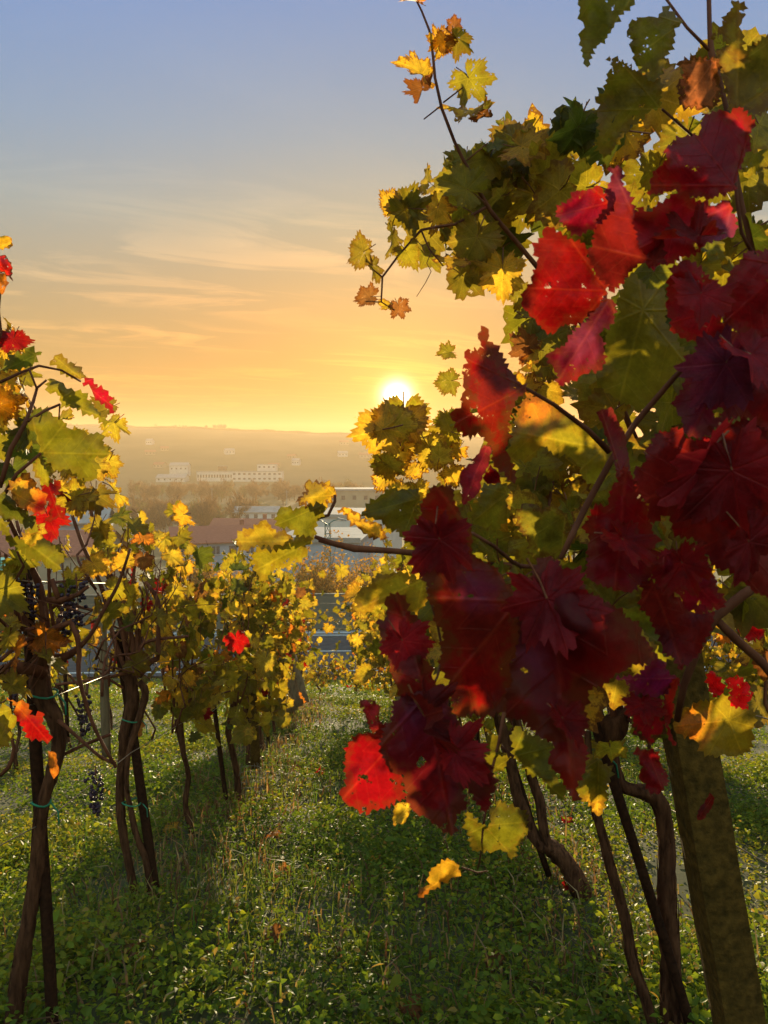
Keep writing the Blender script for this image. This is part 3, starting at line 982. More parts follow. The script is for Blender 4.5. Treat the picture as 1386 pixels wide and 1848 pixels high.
# ---- green and yellow leaves just behind
hero([(1038,-25),(1045,20),(1052,40),(1043,62),(1051,85),(1050,102),(1060,122),(1070,105),(1082,80),(1108,50),(1145,0),(1155,-25)], .85, 'green', (1150,-20), (1060,120), gx=.4, seed=40)
hero([(1131,56),(1136,42),(1164,31),(1189,25),(1200,11),(1220,31),(1234,39),(1220,64),(1206,92),(1194,142),(1167,140),(1145,111),(1139,89),(1142,72)], .88, 'green', (1230,42), (1150,100), gx=.4, gy=-.3, seed=41)
hero([(1099,100),(1117,109),(1145,125),(1167,134),(1192,150),(1195,195),(1164,206),(1134,237),(1097,279),(1070,273),(1084,237),(1078,206),(1074,181),(1090,167),(1092,145),(1097,131)], .9, 'green', (1190,195), (1080,200), gy=.3, seed=42)
hero([(1320,0),(1345,10),(1340,60),(1335,95),(1386,60),(1420,80),(1420,170),(1360,210),(1320,200),(1305,150),(1285,62),(1310,40)], .9, 'olive', (1330,200), (1335,10), gx=-.2, seed=43)
hero([(1226,110),(1250,100),(1290,105),(1300,140),(1296,190),(1260,200),(1226,190),(1224,150),(1232,128)], .92, (0.12,0.10,0.03,0.3), (1290,110), (1230,190), gy=.5, seed=44)
hero([(1142,490),(1159,511),(1202,529),(1206,596),(1245,640),(1205,700),(1150,745),(1100,710),(1070,690),(1091,650),(1091,596),(1114,575),(1112,540)], .8, 'green', (1160,560), (1120,720), gy=.2, fold=.1, seed=45)
hero([(918,825),(918,793),(935,744),(946,706),(970,713),(1016,741),(1054,772),(1096,800),(1107,821),(1096,860),(1072,874),(1051,863),(1033,828),(984,807),(953,832)], .86, 'lime', (1090,810), (930,780), gx=-.2, gy=.3, seed=46, edge=[(962,735,48,'orange')], label='green leaf with an orange upper edge')
hero([(852,923),(866,881),(901,870),(916,881),(919,923),(898,962),(873,951),(842,927)], .9, 'green', (915,890), (855,940), seed=47)
hero([(919,927),(958,909),(1007,913),(1024,937),(1038,976),(1010,1005),(968,1011),(951,976)], .95, 'olive', (1020,930), (940,980), gy=.3, seed=48)
hero([(653,923),(681,899),(705,878),(740,881),(758,899),(754,941),(747,993),(716,955),(691,948)], .92, 'green', (755,900), (665,925), gx=.2, seed=49)
hero([(639,1109),(646,1070),(670,1042),(698,1035),(747,1035),(772,1056),(772,1084),(754,1112),(717,1080),(691,1090)], .95, 'lime', (765,1045), (645,1100), gy=.5, seed=50)
hero([(532,908),(545,889),(551,871),(582,869),(605,884),(608,895),(592,908),(582,920),(556,915)], 1.12, 'gold', (604,893), (540,900), gy=-.4, seed=51)
hero([(499,928),(519,915),(553,913),(582,907),(584,926),(574,949),(566,975),(556,980),(525,957),(504,957)], 1.1, 'green', (582,912), (515,940), gx=.2, seed=52)
hero([(422,975),(449,952),(475,939),(486,946),(499,962),(540,966),(520,985),(504,988),(439,993)], 1.08, 'yellow', (560,975), (425,978), gy=-.6, seed=53)
hero([(452,1014),(457,996),(499,983),(540,970),(566,972),(556,996),(530,1019),(504,1027),(478,1048),(465,1037)], 1.07, 'lime', (563,975), (460,1030), gy=.5, seed=54)
hero([(608,921),(634,918),(649,926),(660,941),(681,944),(696,962),(694,980),(673,970),(647,954),(626,939)], 1.12, 'gold', (606,920), (694,975), fold=.5, seed=55)
hero([(859,1341),(881,1327),(902,1327),(902,1355),(926,1366),(898,1392),(877,1375)], .85, 'green', (926,1366), (862,1340), seed=56)
hero([(919,1327),(930,1310),(951,1327),(972,1327),(1000,1341),(1003,1383),(1021,1425),(1010,1443),(979,1411),(951,1387),(926,1369)], .84, 'green', (925,1366), (1012,1435), seed=57)
hero([(842,1460),(870,1489),(887,1485),(887,1457),(898,1446),(937,1457),(961,1499),(937,1517),(923,1552),(898,1534),(852,1536),(842,1517)], .82, 'green', (875,1490), (925,1545), fold=.12, seed=58)
hero([(753,1615),(765,1601),(775,1580),(789,1559),(807,1548),(824,1559),(835,1569),(817,1583),(789,1601),(765,1620)], .85, 'gold', (833,1565), (755,1615), fold=.5, seed=59, edge=[(758,1612,18,'orange')], label='yellow orange leaf hanging alone by its stalk')
hero([(709,1488),(709,1464),(716,1450),(740,1448),(744,1460),(730,1485)], .9, 'yellow', (742,1450), (712,1486), seed=60, teeth=1.2)
hero([(1046,1403),(1061,1373),(1080,1369),(1103,1392),(1103,1411),(1095,1437),(1088,1468),(1076,1471),(1061,1456),(1046,1434)], .95, 'green', (1080,1371), (1078,1468), seed=61, edge=[(1070,1455,25,'gold')])
hero([(1103,1103),(1139,1097),(1178,1108),(1200,1139),(1223,1172),(1206,1186),(1178,1158),(1150,1136)], .8, 'green', (1110,1103), (1215,1180), seed=62)
hero([(1214,1306),(1226,1284),(1251,1267),(1292,1261),(1315,1256),(1326,1275),(1359,1286),(1362,1328),(1340,1364),(1295,1367),(1270,1356),(1251,1334),(1220,1323)], 1.05, 'lime', (1315,1300), (1225,1310), seed=63, edge=[(1250,1310,40,'orange')], label='yellow green leaf with an orange side')
hero([(1273,1217),(1287,1211),(1301,1231),(1306,1258),(1295,1264),(1278,1239)], 1.25, (0.42,0.01,0.012,0.1), (1303,1262), (1275,1215), seed=64)
hero([(1317,1222),(1334,1222),(1354,1239),(1358,1256),(1345,1290),(1329,1288),(1312,1262)], 1.25, (0.5,0.02,0.02,0.1), (1315,1262), (1352,1235), gx=-.4, seed=65)
hero([(1320,1105),(1345,1105),(1370,1130),(1380,1150),(1365,1162),(1340,1148),(1322,1125)], 1.2, (0.28,0.008,0.01,0.2), (1322,1108), (1372,1155), seed=66)
hero([(1300,1110),(1350,1057),(1386,1080),(1410,1120),(1350,1115),(1330,1118)], 1.1, 'olive', (1305,1108), (1400,1105), seed=67)
GREEN_N = len(HEROES)
# ---- leaves of the near vine on the left
hero([(50,765),(69,753),(88,742),(104,758),(115,762),(127,774),(148,776),(175,779),(185,795),(201,818),(185,827),(159,825),(180,841),(175,864),(159,869),(139,853),(115,846),(97,850),(79,816),(65,795),(62,779)], 1.2, 'green', (74,817), (200,820), fold=.1, gy=.2, seed=80)
hero([(76,820),(97,843),(97,866),(81,874),(67,871),(58,850),(59,836)], 1.2, 'lime', (75,818), (72,872), seed=81)
hero([(85,684),(97,684),(115,691),(129,700),(148,709),(166,728),(176,742),(192,749),(199,762),(185,762),(162,751),(139,742),(111,728),(104,714),(88,709)], 1.25, 'green', (105,722), (198,758), gy=-.4, seed=82)
hero([(90,652),(104,640),(115,645),(122,656),(139,652),(150,672),(148,682),(129,684),(102,668)], 1.4, 'olive', (145,682), (100,645), seed=83)
hero([(148,691),(159,682),(176,700),(196,705),(206,719),(203,746),(189,728),(171,723),(166,705)], 1.4, (0.17,0.008,0.02,0.1), (148,690), (205,735), seed=84)
hero([(-12,677),(7,654),(25,640),(46,638),(55,626),(76,635),(62,654),(46,665),(23,668)], 1.2, 'deep', (65,640), (-10,676), gy=.4, seed=85)
hero([(12,883),(30,864),(46,853),(62,866),(76,887),(85,910),(81,926),(53,926),(28,908)], 1.15, 'orange', (14,884), (80,920), seed=86, edge=[(75,915,22,'red'),(30,885,30,'gold')], label='glowing orange leaf with a red edge')
hero([(72,876),(99,864),(111,880),(102,903),(118,929),(97,938),(81,940),(88,910)], 1.25, 'red', (85,870), (108,932), seed=87)
hero([(-5,890),(18,896),(35,915),(65,931),(62,947),(35,945),(-5,931)], 1.15, 'deep', (0,892), (62,945), seed=88)
hero([(-5,930),(20,965),(60,985),(85,975),(105,990),(115,1005),(105,1030),(80,1020),(45,1000),(10,975),(-8,955)], 1.2, 'green', (0,940), (105,1022), fold=.5, seed=89)
hero([(36,970),(50,955),(66,960),(72,945),(80,952),(74,975),(58,992),(46,985)], 1.3, 'yellow', (76,950), (45,980), seed=90)
hero([(12,1258),(40,1262),(53,1290),(77,1286),(89,1339),(57,1339),(36,1302)], 1.7, 'red', (20,1262), (85,1335), fold=.4, seed=91, edge=[(30,1265,25,'orange')])
hero([(87,1355),(101,1359),(107,1391),(97,1406),(87,1379)], 1.8, 'orange', (92,1356), (98,1403), seed=92, teeth=1)
hero([(-10,1280),(15,1275),(30,1300),(25,1330),(0,1350),(-12,1330)], 1.6, 'lime', (25,1280), (-5,1345), seed=93)
hero([(-10,430),(8,425),(22,432),(20,446),(5,452),(-8,448)], 1.2, 'gold', (-8,450), (20,436), seed=94, teeth=1.5)
hero([(-10,462),(10,460),(20,478),(24,508),(8,492),(-8,485)], 1.2, (0.25,0.02,0.012,0.4), (-8,466), (23,505), seed=95, teeth=1.5)
hero([(-10,495),(8,493),(17,510),(10,520),(4,532),(-10,520)], 1.2, 'orange', (-8,498), (10,528), seed=96, teeth=1.5)
LEFT_N = len(HEROES)
# ------------------------------------------------------------------ right row
def rx(y):
    return 1.14 - 0.047 * (y - 2.6)


def fill(parent, origin, cx, cy, rx_, ry_, n, sp, d0, d1, pal, r_, lod='hi', face=0.55, F=None):
    for _ in range(n):
        a, q = r_.uniform(0, 2 * PI), math.sqrt(r_.uniform(0, 1))
        p = P(cx + math.cos(a) * q * rx_, cy + math.sin(a) * q * ry_, r_.uniform(d0, d1))
        dd = (p - C0).dot(FW)
        nrm = np.array(-FW) * r_.choice([-1, 1]) + r_.normal(0, face, 3)
        tipd = np.array([r_.normal(0, .7), r_.normal(0, .3), r_.normal(-.6, .6)])
        sz = sp * r_.uniform(.75, 1.2) * dd / FPX / 1.05
        if F is not None:
            F.leaf(lod, int(r_.integers(10)), basis(nrm, tipd), np.array(p), sz, jitter(TINTS[pick(pal, r_)], r_), r_.uniform())
            continue
        put_leaf(parent, origin, lod, pick(pal, r_), int(r_.integers(0, 6)), basis(nrm, tipd), np.array(p), sz)


def one(parent, origin, px, py, sp, d, col, ang, r_, face=0.5, lod='hi'):
    """one leaf with its tip pointing at the given picture angle (0 = right, 90 = up)"""
    a = RAD(ang)
    t = np.array(RT * math.cos(a) + UP * math.sin(a))
    nrm = np.array(-FW) + r_.normal(0, face, 3)
    put_leaf(parent, origin, lod, col, int(r_.integers(0, 6)), basis(nrm, t), np.array(P(px, py, d)) - t * sp * .25 * d / FPX, sp * d / FPX / 1.05)


R0, R0b, _ = vine('grapevine with big dark red leaves and purple stalks, closest to the viewer at right', GR, rx(.75), .75, 501, 0, 0,
                  ncane=3, hmax=1.9, thick=.1, pal={'dark_red': 1}, canes=[
    [(1325, 300, .70, 3), (1338, 420, .70, 3.5), (1370, 480, .72, 4)],
    [(948, 700, .70, 3), (1000, 730, .72, 4), (1060, 775, .74, 5), (1100, 815, .75, 6)],
    [(1255, 640, .70, 4), (1210, 690, .73, 5), (1150, 760, .75, 5.5), (1105, 828, .75, 6), (1060, 910, .76, 6), (1012, 1008, .74, 5)],
    [(852, 962, .66, 3), (890, 985, .7, 3.5), (940, 1022, .78, 4), (1000, 1025, .8, 4)],
    [(1400, 1035, .85, 9), (1340, 1075, .86, 9), (1290, 1115, .87, 9), (1262, 1165, .88, 8), (1235, 1235, .9, 7), (1222, 1300, .92, 6)],
    [(1290, 1115, .87, 7), (1330, 1155, .88, 8), (1375, 1195, .9, 8), (1420, 1250, .9, 8)],
    [(1222, 1226, .72, 2), (1190, 1250, .73, 2), (1140, 1250, .74, 2)],
    [(770, 1060, .64, 2), (800, 1180, .66, 2.5), (770, 1260, .6, 2)],
])
R1, R1b, _ = vine('grapevine with olive green leaves and a thin shoot reaching up into the sky', GR, rx(1.55), 1.55, 502, 0, 0, lod='mid',
                  pal=RIGHT_PAL, ncane=5, hmax=2.1, hlow=1.45, thick=.16, canes=[
    [(745, -12, 1.3, 1.6), (775, 55, 1.3, 2.2), (785, 140, 1.3, 2.6), (797, 195, 1.3, 3), (820, 255, 1.32, 3), (850, 315, 1.34, 3.5), (885, 380, 1.36, 4), (960, 470, 1.4, 4.5), (1060, 600, 1.45, 5), (1150, 800, 1.5, 6)],
    [(797, 190, 1.3, 1.5), (765, 215, 1.3, 1.2)], [(800, 185, 1.3, 1.5), (835, 158, 1.3, 1.3)], [(842, 290, 1.32, 1.4), (880, 258, 1.32, 1.2)],
    [(880, 372, 1.36, 3), (820, 405, 1.33, 2.5), (760, 415, 1.3, 2.5), (720, 460, 1.3, 2), (690, 500, 1.3, 2), (688, 545, 1.3, 1.6), (712, 560, 1.3, 1.4)],
    [(760, 415, 1.3, 1.8), (775, 450, 1.3, 1.5), (800, 480, 1.3, 1.2)], [(690, 500, 1.3, 1.5), (665, 480, 1.3, 1.2)], [(690, 545, 1.3, 1.2), (660, 545, 1.3, 1.2)],
    [(778, 455, 1.3, .9), (770, 475, 1.3, .8), (778, 490, 1.31, .8), (768, 510, 1.3, .7), (752, 535, 1.3, .6)],
    [(1279, -20, 1.0, 4), (1281, 60, 1.0, 4.2), (1284, 95, 1.0, 6), (1300, 150, 1.0, 4.5), (1312, 200, 1.0, 4.5), (1330, 330, 1.0, 5), (1360, 460, 1.0, 5)],
    [(1284, 95, 1.0, 3), (1240, 50, 1.0, 2.6), (1200, -5, 1.0, 2.2)],
    [(1195, 197, .95, 2.2), (1250, 245, .97, 2.5), (1310, 300, 1.0, 3)],
    [(604, 893, 1.12, 2.5), (604, 905, 1.12, 2.8), (592, 930, 1.12, 3), (575, 935, 1.12, 2.5)],
    [(568, 968, 1.1, 3.5), (600, 980, 1.1, 5), (640, 990, 1.1, 6.5), (690, 993, 1.1, 5.5), (760, 1000, 1.12, 6), (860, 1020, 1.15, 6.5), (960, 1024, 1.2, 7), (1100, 1050, 1.3, 8), (1250, 1120, 1.45, 9)],
    [(575, 975, 1.1, 3), (610, 985, 1.1, 3.5), (645, 992, 1.1, 3.5)],
    [(880, 1430, .84, 2), (885, 1400, .84, 2.4), (900, 1340, .85, 3), (912, 1270, .87, 3.5), (920, 1180, .9, 4)],
    [(925, 1366, .84, 1.6), (905, 1345, .85, 1.8)], [(872, 1492, .82, 2), (880, 1440, .84, 2.2)], [(872, 1492, .82, 2), (868, 1540, .83, 1.6), (862, 1570, .84, 1.2)],
    [(833, 1565, .85, 1.5), (862, 1575, .85, 1.5), (880, 1572, .85, 1.5)],
    [(930, 910, 1.3, 3), (970, 800, 1.32, 3), (1010, 810, 1.35, 3)], [(960, 1024, 1.2, 4), (985, 940, 1.25, 3), (1000, 850, 1.3, 3)],
])
fr = np.random.default_rng(77)
for i, h in enumerate(HEROES[:RED_N]):
    build_hero(h, R0, R0b)
for h in HEROES[RED_N:GREEN_N]:
    build_hero(h, R1, R1b)
fr2 = np.random.default_rng(78)
# smaller lobed red leaves overlapping the big ones
for a in [(800, 1010, 150, .585, 'crimson', -80), (740, 1180, 110, .585, 'crimson', -60), (1010, 1120, 185, .57, 'crimson', -60), 
          (1020, 1320, 95, .57, 'red', -80), (780, 1330, 160, .56, 'dark_red', -70), (840, 1380, 120, .555, 'crimson', -50), 
          (1140, 1000, 120, .63, 'red', -60), (1230, 860, 200, .6, 'crimson', -150), (1330, 900, 210, .59, 'crimson', -80), (1370, 1010, 150, .6, 'crimson', -60), (1290, 690, 160, .62, 'purple', -120), (1370, 680, 170, .6, 'crimson', -70),
          (1260, 560, 120, .61, 'crimson', -100), (1230, 420, 120, .62, 'red', 170), (1245, 1040, 110, .62, 'red', -60), (1160, 1290, 80, .72, 'red', -90), ]:
    one(R0, R0b, *a, fr2, .75)
# the shoot that stands against the sky, leaf by leaf
for a in [(738, -2, 50, 1.3, 'orange', 160), (800, 62, 62, 1.3, 'gold', 70), (797, 85, 46, 1.3, 'gold', -110), (742, 132, 78, 1.3, 'gold', 175), (760, 172, 60, 1.3, 'brown', -95),
          (832, 82, 60, 1.3, 'olive', -60), (822, 40, 34, 1.3, 'brown', 80), (858, 158, 84, 1.31, 'green', -55), (840, 222, 92, 1.32, 'yellow', -100), (880, 215, 50, 1.33, 'brown', -40),
          (822, 330, 96, 1.33, 'green', 150), (760, 320, 54, 1.32, 'yellow', 150), (716, 372, 82, 1.3, 'green', 170), (700, 360, 50, 1.32, 'gold', 130), (735, 400, 84, 1.3, 'green', -80),
          (700, 440, 70, 1.3, 'olive', -120), (740, 465, 56, 1.3, 'lime', -60), (640, 460, 66, 1.3, 'olive', -160), (684, 487, 58, 1.3, 'olive', -30), (655, 537, 50, 1.3, 'brown', 185), (723, 562, 42, 1.3, 'brown', -70), (700, 548, 30, 1.3, 'gold', 30),
          (790, 395, 76, 1.33, 'gold', -90), (850, 450, 100, 1.35, 'olive', -115), (815, 490, 74, 1.33, 'gold', -100), (905, 510, 98, 1.36, 'yellow', -95), (870, 480, 60, 1.38, 'lime', -60), (935, 540, 60, 1.4, 'olive', -100),
          (800, 640, 44, 1.5, 'olive', 200), (800, 690, 54, 1.5, 'olive', 190), (935, 620, 70, 1.3, 'brown', 160), (965, 650, 60, 1.3, 'gold', -90), (955, 690, 60, 1.35, 'gold', 60)]:
    one(R1, R1b, *a, fr)
fill(R1, R1b, 900, 320, 95, 75, 9, 92, 1.38, 1.6, {'green': 5, 'olive': 3, 'gold': 1, 'lime': 2}, fr)
fill(R1, R1b, 960, 260, 70, 45, 7, 70, 1.4, 1.6, {'green': 5, 'gold': 2, 'lime': 2}, fr)
fill(R1, R1b, 850, 400, 90, 60, 6, 90, 1.38, 1.6, {'green': 5, 'olive': 3, 'lime': 3}, fr)

F1 = Foliage()
for a in [(900, 330, 120, 90, 12, 96, 1.4, 1.75), (850, 430, 110, 80, 8, 89, 1.4, 1.7), (970, 300, 110, 80, 8, 96, 1.4, 1.8), (1100, 290, 120, 90, 12, 105, 1.2, 1.7), (1230, 230, 120, 110, 12, 110, 1.15, 1.6), (1340, 230, 70, 170, 13, 110, 1.1, 1.6),
          (1350, 480, 70, 200, 14, 103, 1.0, 1.6), (1180, 450, 150, 120, 18, 105, 1.0, 1.6), (1130, 650, 130, 120, 20, 103, 1.0, 1.7), (1010, 600, 70, 60, 10, 92, 1.3, 1.6), (1290, 750, 120, 160, 34, 110, .95, 1.5),
          (1080, 880, 130, 120, 20, 105, 1.0, 1.5), (960, 930, 110, 90, 18, 96, 1.1, 1.6), (830, 950, 80, 60, 16, 87, 1.2, 1.6), (1200, 1020, 180, 110, 30, 108, .95, 1.4), (900, 1120, 130, 110, 26, 105, .9, 1.3), (1080, 1180, 120, 90, 18, 105, .9, 1.3), (940, 770, 60, 90, 16, 87, 1.4, 1.8)]:
    fill(R1, R1b, *a, {'green': 34, 'olive': 22, 'lime': 20, 'deep': 8, 'gold': 8, 'yellow': 8}, fr, 'mid', .7, F1)
o = F1.build('foliage', R1, R1b)
o['kind'] = 'stuff'

# vine of the big trunk, second of the row in view
tk = lambda pts, d: [(a, b, dd, r) for (a, b, r), dd in zip(pts, d)]
R2, R2b, _ = vine('grapevine with a hooked thick trunk beside the leaning concrete post', GR, rx(2.6), 2.6, 503, 0, 210, lod='hi',
                  pal=RIGHT_PAL, ncane=6, hmax=2.05, hlow=1.05, thick=.26, bias=(.3, -.25), trunk=[
    [(1222, 1960, 2.45, 22), (1213, 1847, 2.5, 19), (1209, 1733, 2.5, 17), (1205, 1620, 2.5, 16), (1201, 1505, 2.5, 14), (1192, 1452, 2.5, 15), (1172, 1432, 2.5, 14), (1141, 1426, 2.5, 11), (1118, 1415, 2.5, 12), (1103, 1377, 2.5, 14), (1095, 1345, 2.5, 17), (1107, 1312, 2.5, 22), (1125, 1290, 2.52, 14)],
    [(1185, 1885, 2.45, 9), (1167, 1809, 2.45, 9), (1141, 1733, 2.45, 9), (1126, 1650, 2.45, 9), (1107, 1581, 2.45, 9), (1088, 1513, 2.45, 8), (1076, 1468, 2.45, 7), (1066, 1400, 2.45, 6), (1060, 1320, 2.46, 6)]],
                  canes=[[(1095, 1345, 2.5, 9), (1085, 1300, 2.5, 7), (1075, 1240, 2.5, 5), (1080, 1180, 2.5, 4)], [(1120, 1300, 2.5, 8), (1140, 1265, 2.5, 6), (1160, 1220, 2.5, 5), (1165, 1120, 2.5, 4)],
                         [(1108, 1305, 2.5, 8), (1105, 1250, 2.5, 6), (1118, 1200, 2.5, 4), (1115, 1100, 2.5, 4)], [(1090, 1320, 2.5, 7), (1058, 1300, 2.5, 5), (1010, 1300, 2.5, 5), (900, 1290, 2.5, 4)]])
fill(R2, R2b, 1010, 740, 120, 130, 16, 66, 1.7, 2.3, RIGHT_PAL, fr)
fill(R2, R2b, 960, 880, 100, 110, 14, 62, 1.7, 2.3, RIGHT_PAL, fr)
fill(R2, R2b, 742, 785, 75, 50, 7, 92, 1.6, 1.9, {'gold': 4, 'yellow': 4, 'lime': 2}, fr, face=.5)
fill(R2, R2b, 735, 850, 80, 60, 11, 62, 1.6, 2.1, {'gold': 5, 'yellow': 4, 'lime': 2, 'olive': 2}, fr)
one(R2, R2b, 705, 745, 96, 1.65, 'yellow', 105, fr, .3)
one(R2, R2b, 672, 778, 44, 1.65, 'brown', 190, fr, .5)
one(R2, R2b, 690, 850, 64, 1.7, 'lime', -120, fr, .5)
fill(R2, R2b, 810, 800, 40, 60, 8, 60, 1.75, 2.0, {'gold': 3, 'lime': 4, 'green': 3}, fr)
fill(R2, R2b, 1320, 330, 60, 130, 14, 62, 1.5, 2.2, {'green': 5, 'lime': 3, 'gold': 1, 'deep': 3}, fr)
fill(R2, R2b, 1260, 560, 120, 130, 14, 70, 1.5, 2.2, RIGHT_PAL, fr)
fill(R2, R2b, 1120, 330, 140, 60, 4, 84, 1.4, 1.9, RIGHT_PAL, fr)
R3, R3b, _ = vine('grapevine with a slanting forked trunk thick at its foot', GR, 1.17, 3.75, 504, 90, 150, lod='mid', pal=RIGHT_PAL, ncane=7, hmax=2.0,
                  hlow=.8, thick=.3, bias=(.4, -.25), trunk=[
    [(1060, 1640, 4.0, 20), (1048, 1610, 4.0, 18), (1023, 1559, 4.0, 16), (997, 1532, 4.0, 15), (966, 1513, 4.0, 12), (940, 1452, 4.0, 11), (925, 1392, 4.0, 10), (902, 1297, 4.0, 10), (890, 1230, 4.0, 12)],
    [(993, 1535, 3.98, 9), (981, 1498, 3.98, 8), (974, 1445, 3.98, 8), (957, 1395, 3.98, 8), (935, 1310, 3.98, 7), (915, 1240, 3.98, 7)]])
rlabels = ['with yellow leaves hanging low over the aisle, just past the slanting forked trunk', 'with lime coloured leaves and one orange leaf beside the path, halfway down the row',
           'with a thin upright trunk in the middle of the far half of the row', 'with leaves spilling towards the grass shortly before the end of the row', 'with sparse yellow leaves third from the end of the row',
           'with orange tinted leaves second from the end of the row', 'at the very end of the row above the grey wall']
for k, y in enumerate([4.9, 6.1, 7.4, 8.8, 10.3, 11.9, 13.5]):
    vine('grapevine ' + rlabels[k], GR, rx(y), y, 520 + k, 0, 250 if k < 4 else 230, lod='mid' if k < 3 else 'low', pal=AISLE_PAL, thick=.3, hmax=2.0, hlow=.55,
         bias=(.55, -.42), ncane=6, span=.65)

# ------------------------------------------------------------------ left row
L0, L0b, _ = vine('grapevine with big green and orange leaves entering from the left edge', GL, -1.15, 1.35, 401, 0, 70, lod='hi', pal=LEFT_PAL, ncane=4, hmax=2.15, hlow=1.35, thick=.14,
                  canes=[[(0, 880, 1.2, 4), (20, 810, 1.2, 4.5), (45, 765, 1.2, 4), (60, 725, 1.22, 3), (67, 700, 1.25, 2.5), (84, 686, 1.25, 2)], [(67, 703, 1.24, 2), (52, 665, 1.24, 2)],
                         [(0, 905, 1.2, 4), (30, 855, 1.2, 3.5), (74, 818, 1.2, 2.5)], [(50, 760, 1.2, 3), (80, 742, 1.22, 2.6), (108, 730, 1.25, 2.2)],
                         [(108, 730, 1.25, 1.6), (106, 760, 1.25, 1.4)], [(-10, 640, 1.25, 3), (2, 600, 1.25, 2.5), (-2, 560, 1.25, 2), (3, 500, 1.22, 1.8), (-6, 440, 1.2, 1.5)],
                         [(145, 688, 1.4, 2), (110, 668, 1.35, 2), (70, 660, 1.3, 2.2), (0, 690, 1.25, 3)]])
for h in HEROES[GREEN_N:LEFT_N]:
    build_hero(h, L0, L0b)
fill(L0, L0b, 15, 700, 40, 60, 9, 74, 1.25, 1.6, {'green': 4, 'gold': 3, 'olive': 2}, fr)
fill(L0, L0b, 30, 790, 40, 60, 6, 80, 1.35, 1.6, {'green': 4, 'deep': 3}, fr)
fill(L0, L0b, 8, 620, 18, 30, 5, 66, 1.25, 1.5, {'gold': 4, 'olive': 2, 'red': .5}, fr)
L1, L1b, _ = vine('grapevine with one thick bowed trunk and many bare canes at the left edge', GL, -1.17, 2.72, 402, 34, 6, lod='hi', pal=LEFT_PAL, ncane=5, hmax=1.95, hlow=1.38, thick=.22, extra=11,
                  trunk=[[(12, 1930, 2.68, 17.2), (24, 1840, 2.68, 14.8), (38, 1740, 2.68, 14.0), (62, 1600, 2.68, 11.7), (74, 1470, 2.68, 10.9), (92, 1400, 2.68, 10.9), (107, 1340, 2.68, 11.7), (98, 1292, 2.68, 13.3), (76, 1255, 2.68, 17.2), (72, 1200, 2.68, 15.6), (84, 1160, 2.68, 12.5)]],
                  canes=[[(78, 1180, 2.66, 9), (80, 1120, 2.66, 7), (72, 1060, 2.66, 7), (45, 1000, 2.6, 5), (10, 925, 2.5, 4)],
                         [(88, 1170, 2.66, 6), (82, 1100, 2.66, 5), (66, 1050, 2.65, 5), (42, 985, 2.6, 4), (30, 940, 2.6, 3)],
                         [(84, 1150, 2.66, 8), (100, 1136, 2.6, 8), (128, 1122, 2.6, 6), (140, 1150, 2.6, 5), (143, 1185, 2.6, 4.5), (142, 1220, 2.6, 4), (165, 1300, 2.6, 3.5), (195, 1360, 2.6, 3), (210, 1385, 2.6, 3)],
                         [(95, 1190, 2.66, 8), (125, 1182, 2.62, 7), (160, 1150, 2.6, 4), (188, 1100, 2.6, 3.5), (215, 1050, 2.6, 3), (235, 990, 2.6, 2.5)],
                         [(78, 1215, 2.66, 12), (40, 1205, 2.6, 11), (-10, 1215, 2.55, 12)], [(30, 1120, 2.6, 7), (15, 1150, 2.6, 8), (-8, 1180, 2.6, 8)],
                         [(30, 1120, 2.6, 5), (15, 1085, 2.6, 4), (-6, 1060, 2.6, 4)], [(85, 1082, 2.62, 6), (112, 1083, 2.6, 6), (138, 1074, 2.6, 4), (160, 1058, 2.6, 3)],
                         [(93, 1045, 2.6, 5), (100, 1066, 2.6, 5), (106, 1080, 2.6, 5)], [(60, 1155, 2.64, 5), (30, 1080, 2.6, 4), (10, 1000, 2.55, 3)],
                         [(100, 1140, 2.64, 4), (92, 1100, 2.62, 3.4), (88, 1020, 2.6, 3), (95, 930, 2.6, 2.5)], [(0, 1400, 2.6, 3), (15, 1385, 2.6, 4), (25, 1350, 2.6, 3), (10, 1300, 2.6, 3)],
                         [(105, 1300, 2.66, 4), (140, 1330, 2.64, 3), (180, 1365, 2.62, 3), (208, 1378, 2.6, 3)], [(98, 1370, 2.7, 3), (150, 1345, 2.7, 3), (200, 1325, 2.7, 3)]])
grape_cluster(L1, L1b, P(137, 1035, 2.62), .21, 1, 60)
grape_cluster(L1, L1b, P(30, 1020, 2.62), .16, 2, 40)
grape_cluster(L1, L1b, P(150, 1248, 2.75), .16, 3, 55)
grape_cluster(L1, L1b, P(172, 1382, 2.62), .17, 4, 60)
grape_cluster(L1, L1b, P(118, 1060, 2.6), .17, 5, 50)
grape_cluster(L1, L1b, P(52, 1045, 2.62), .14, 6, 40)
grape_cluster(L1, L1b, P(20, 1190, 2.58), .14, 7, 40)
fill(L1, L1b, 160, 770, 60, 80, 9, 60, 2.0, 2.5, LEFT_PAL, fr)
fill(L1, L1b, 175, 860, 80, 70, 14, 56, 2.1, 2.7, LEFT_PAL, fr)
fill(L1, L1b, 100, 920, 40, 60, 4, 56, 2.1, 2.6, {'red': 2, 'dark_red': 2, 'lime': 3}, fr)
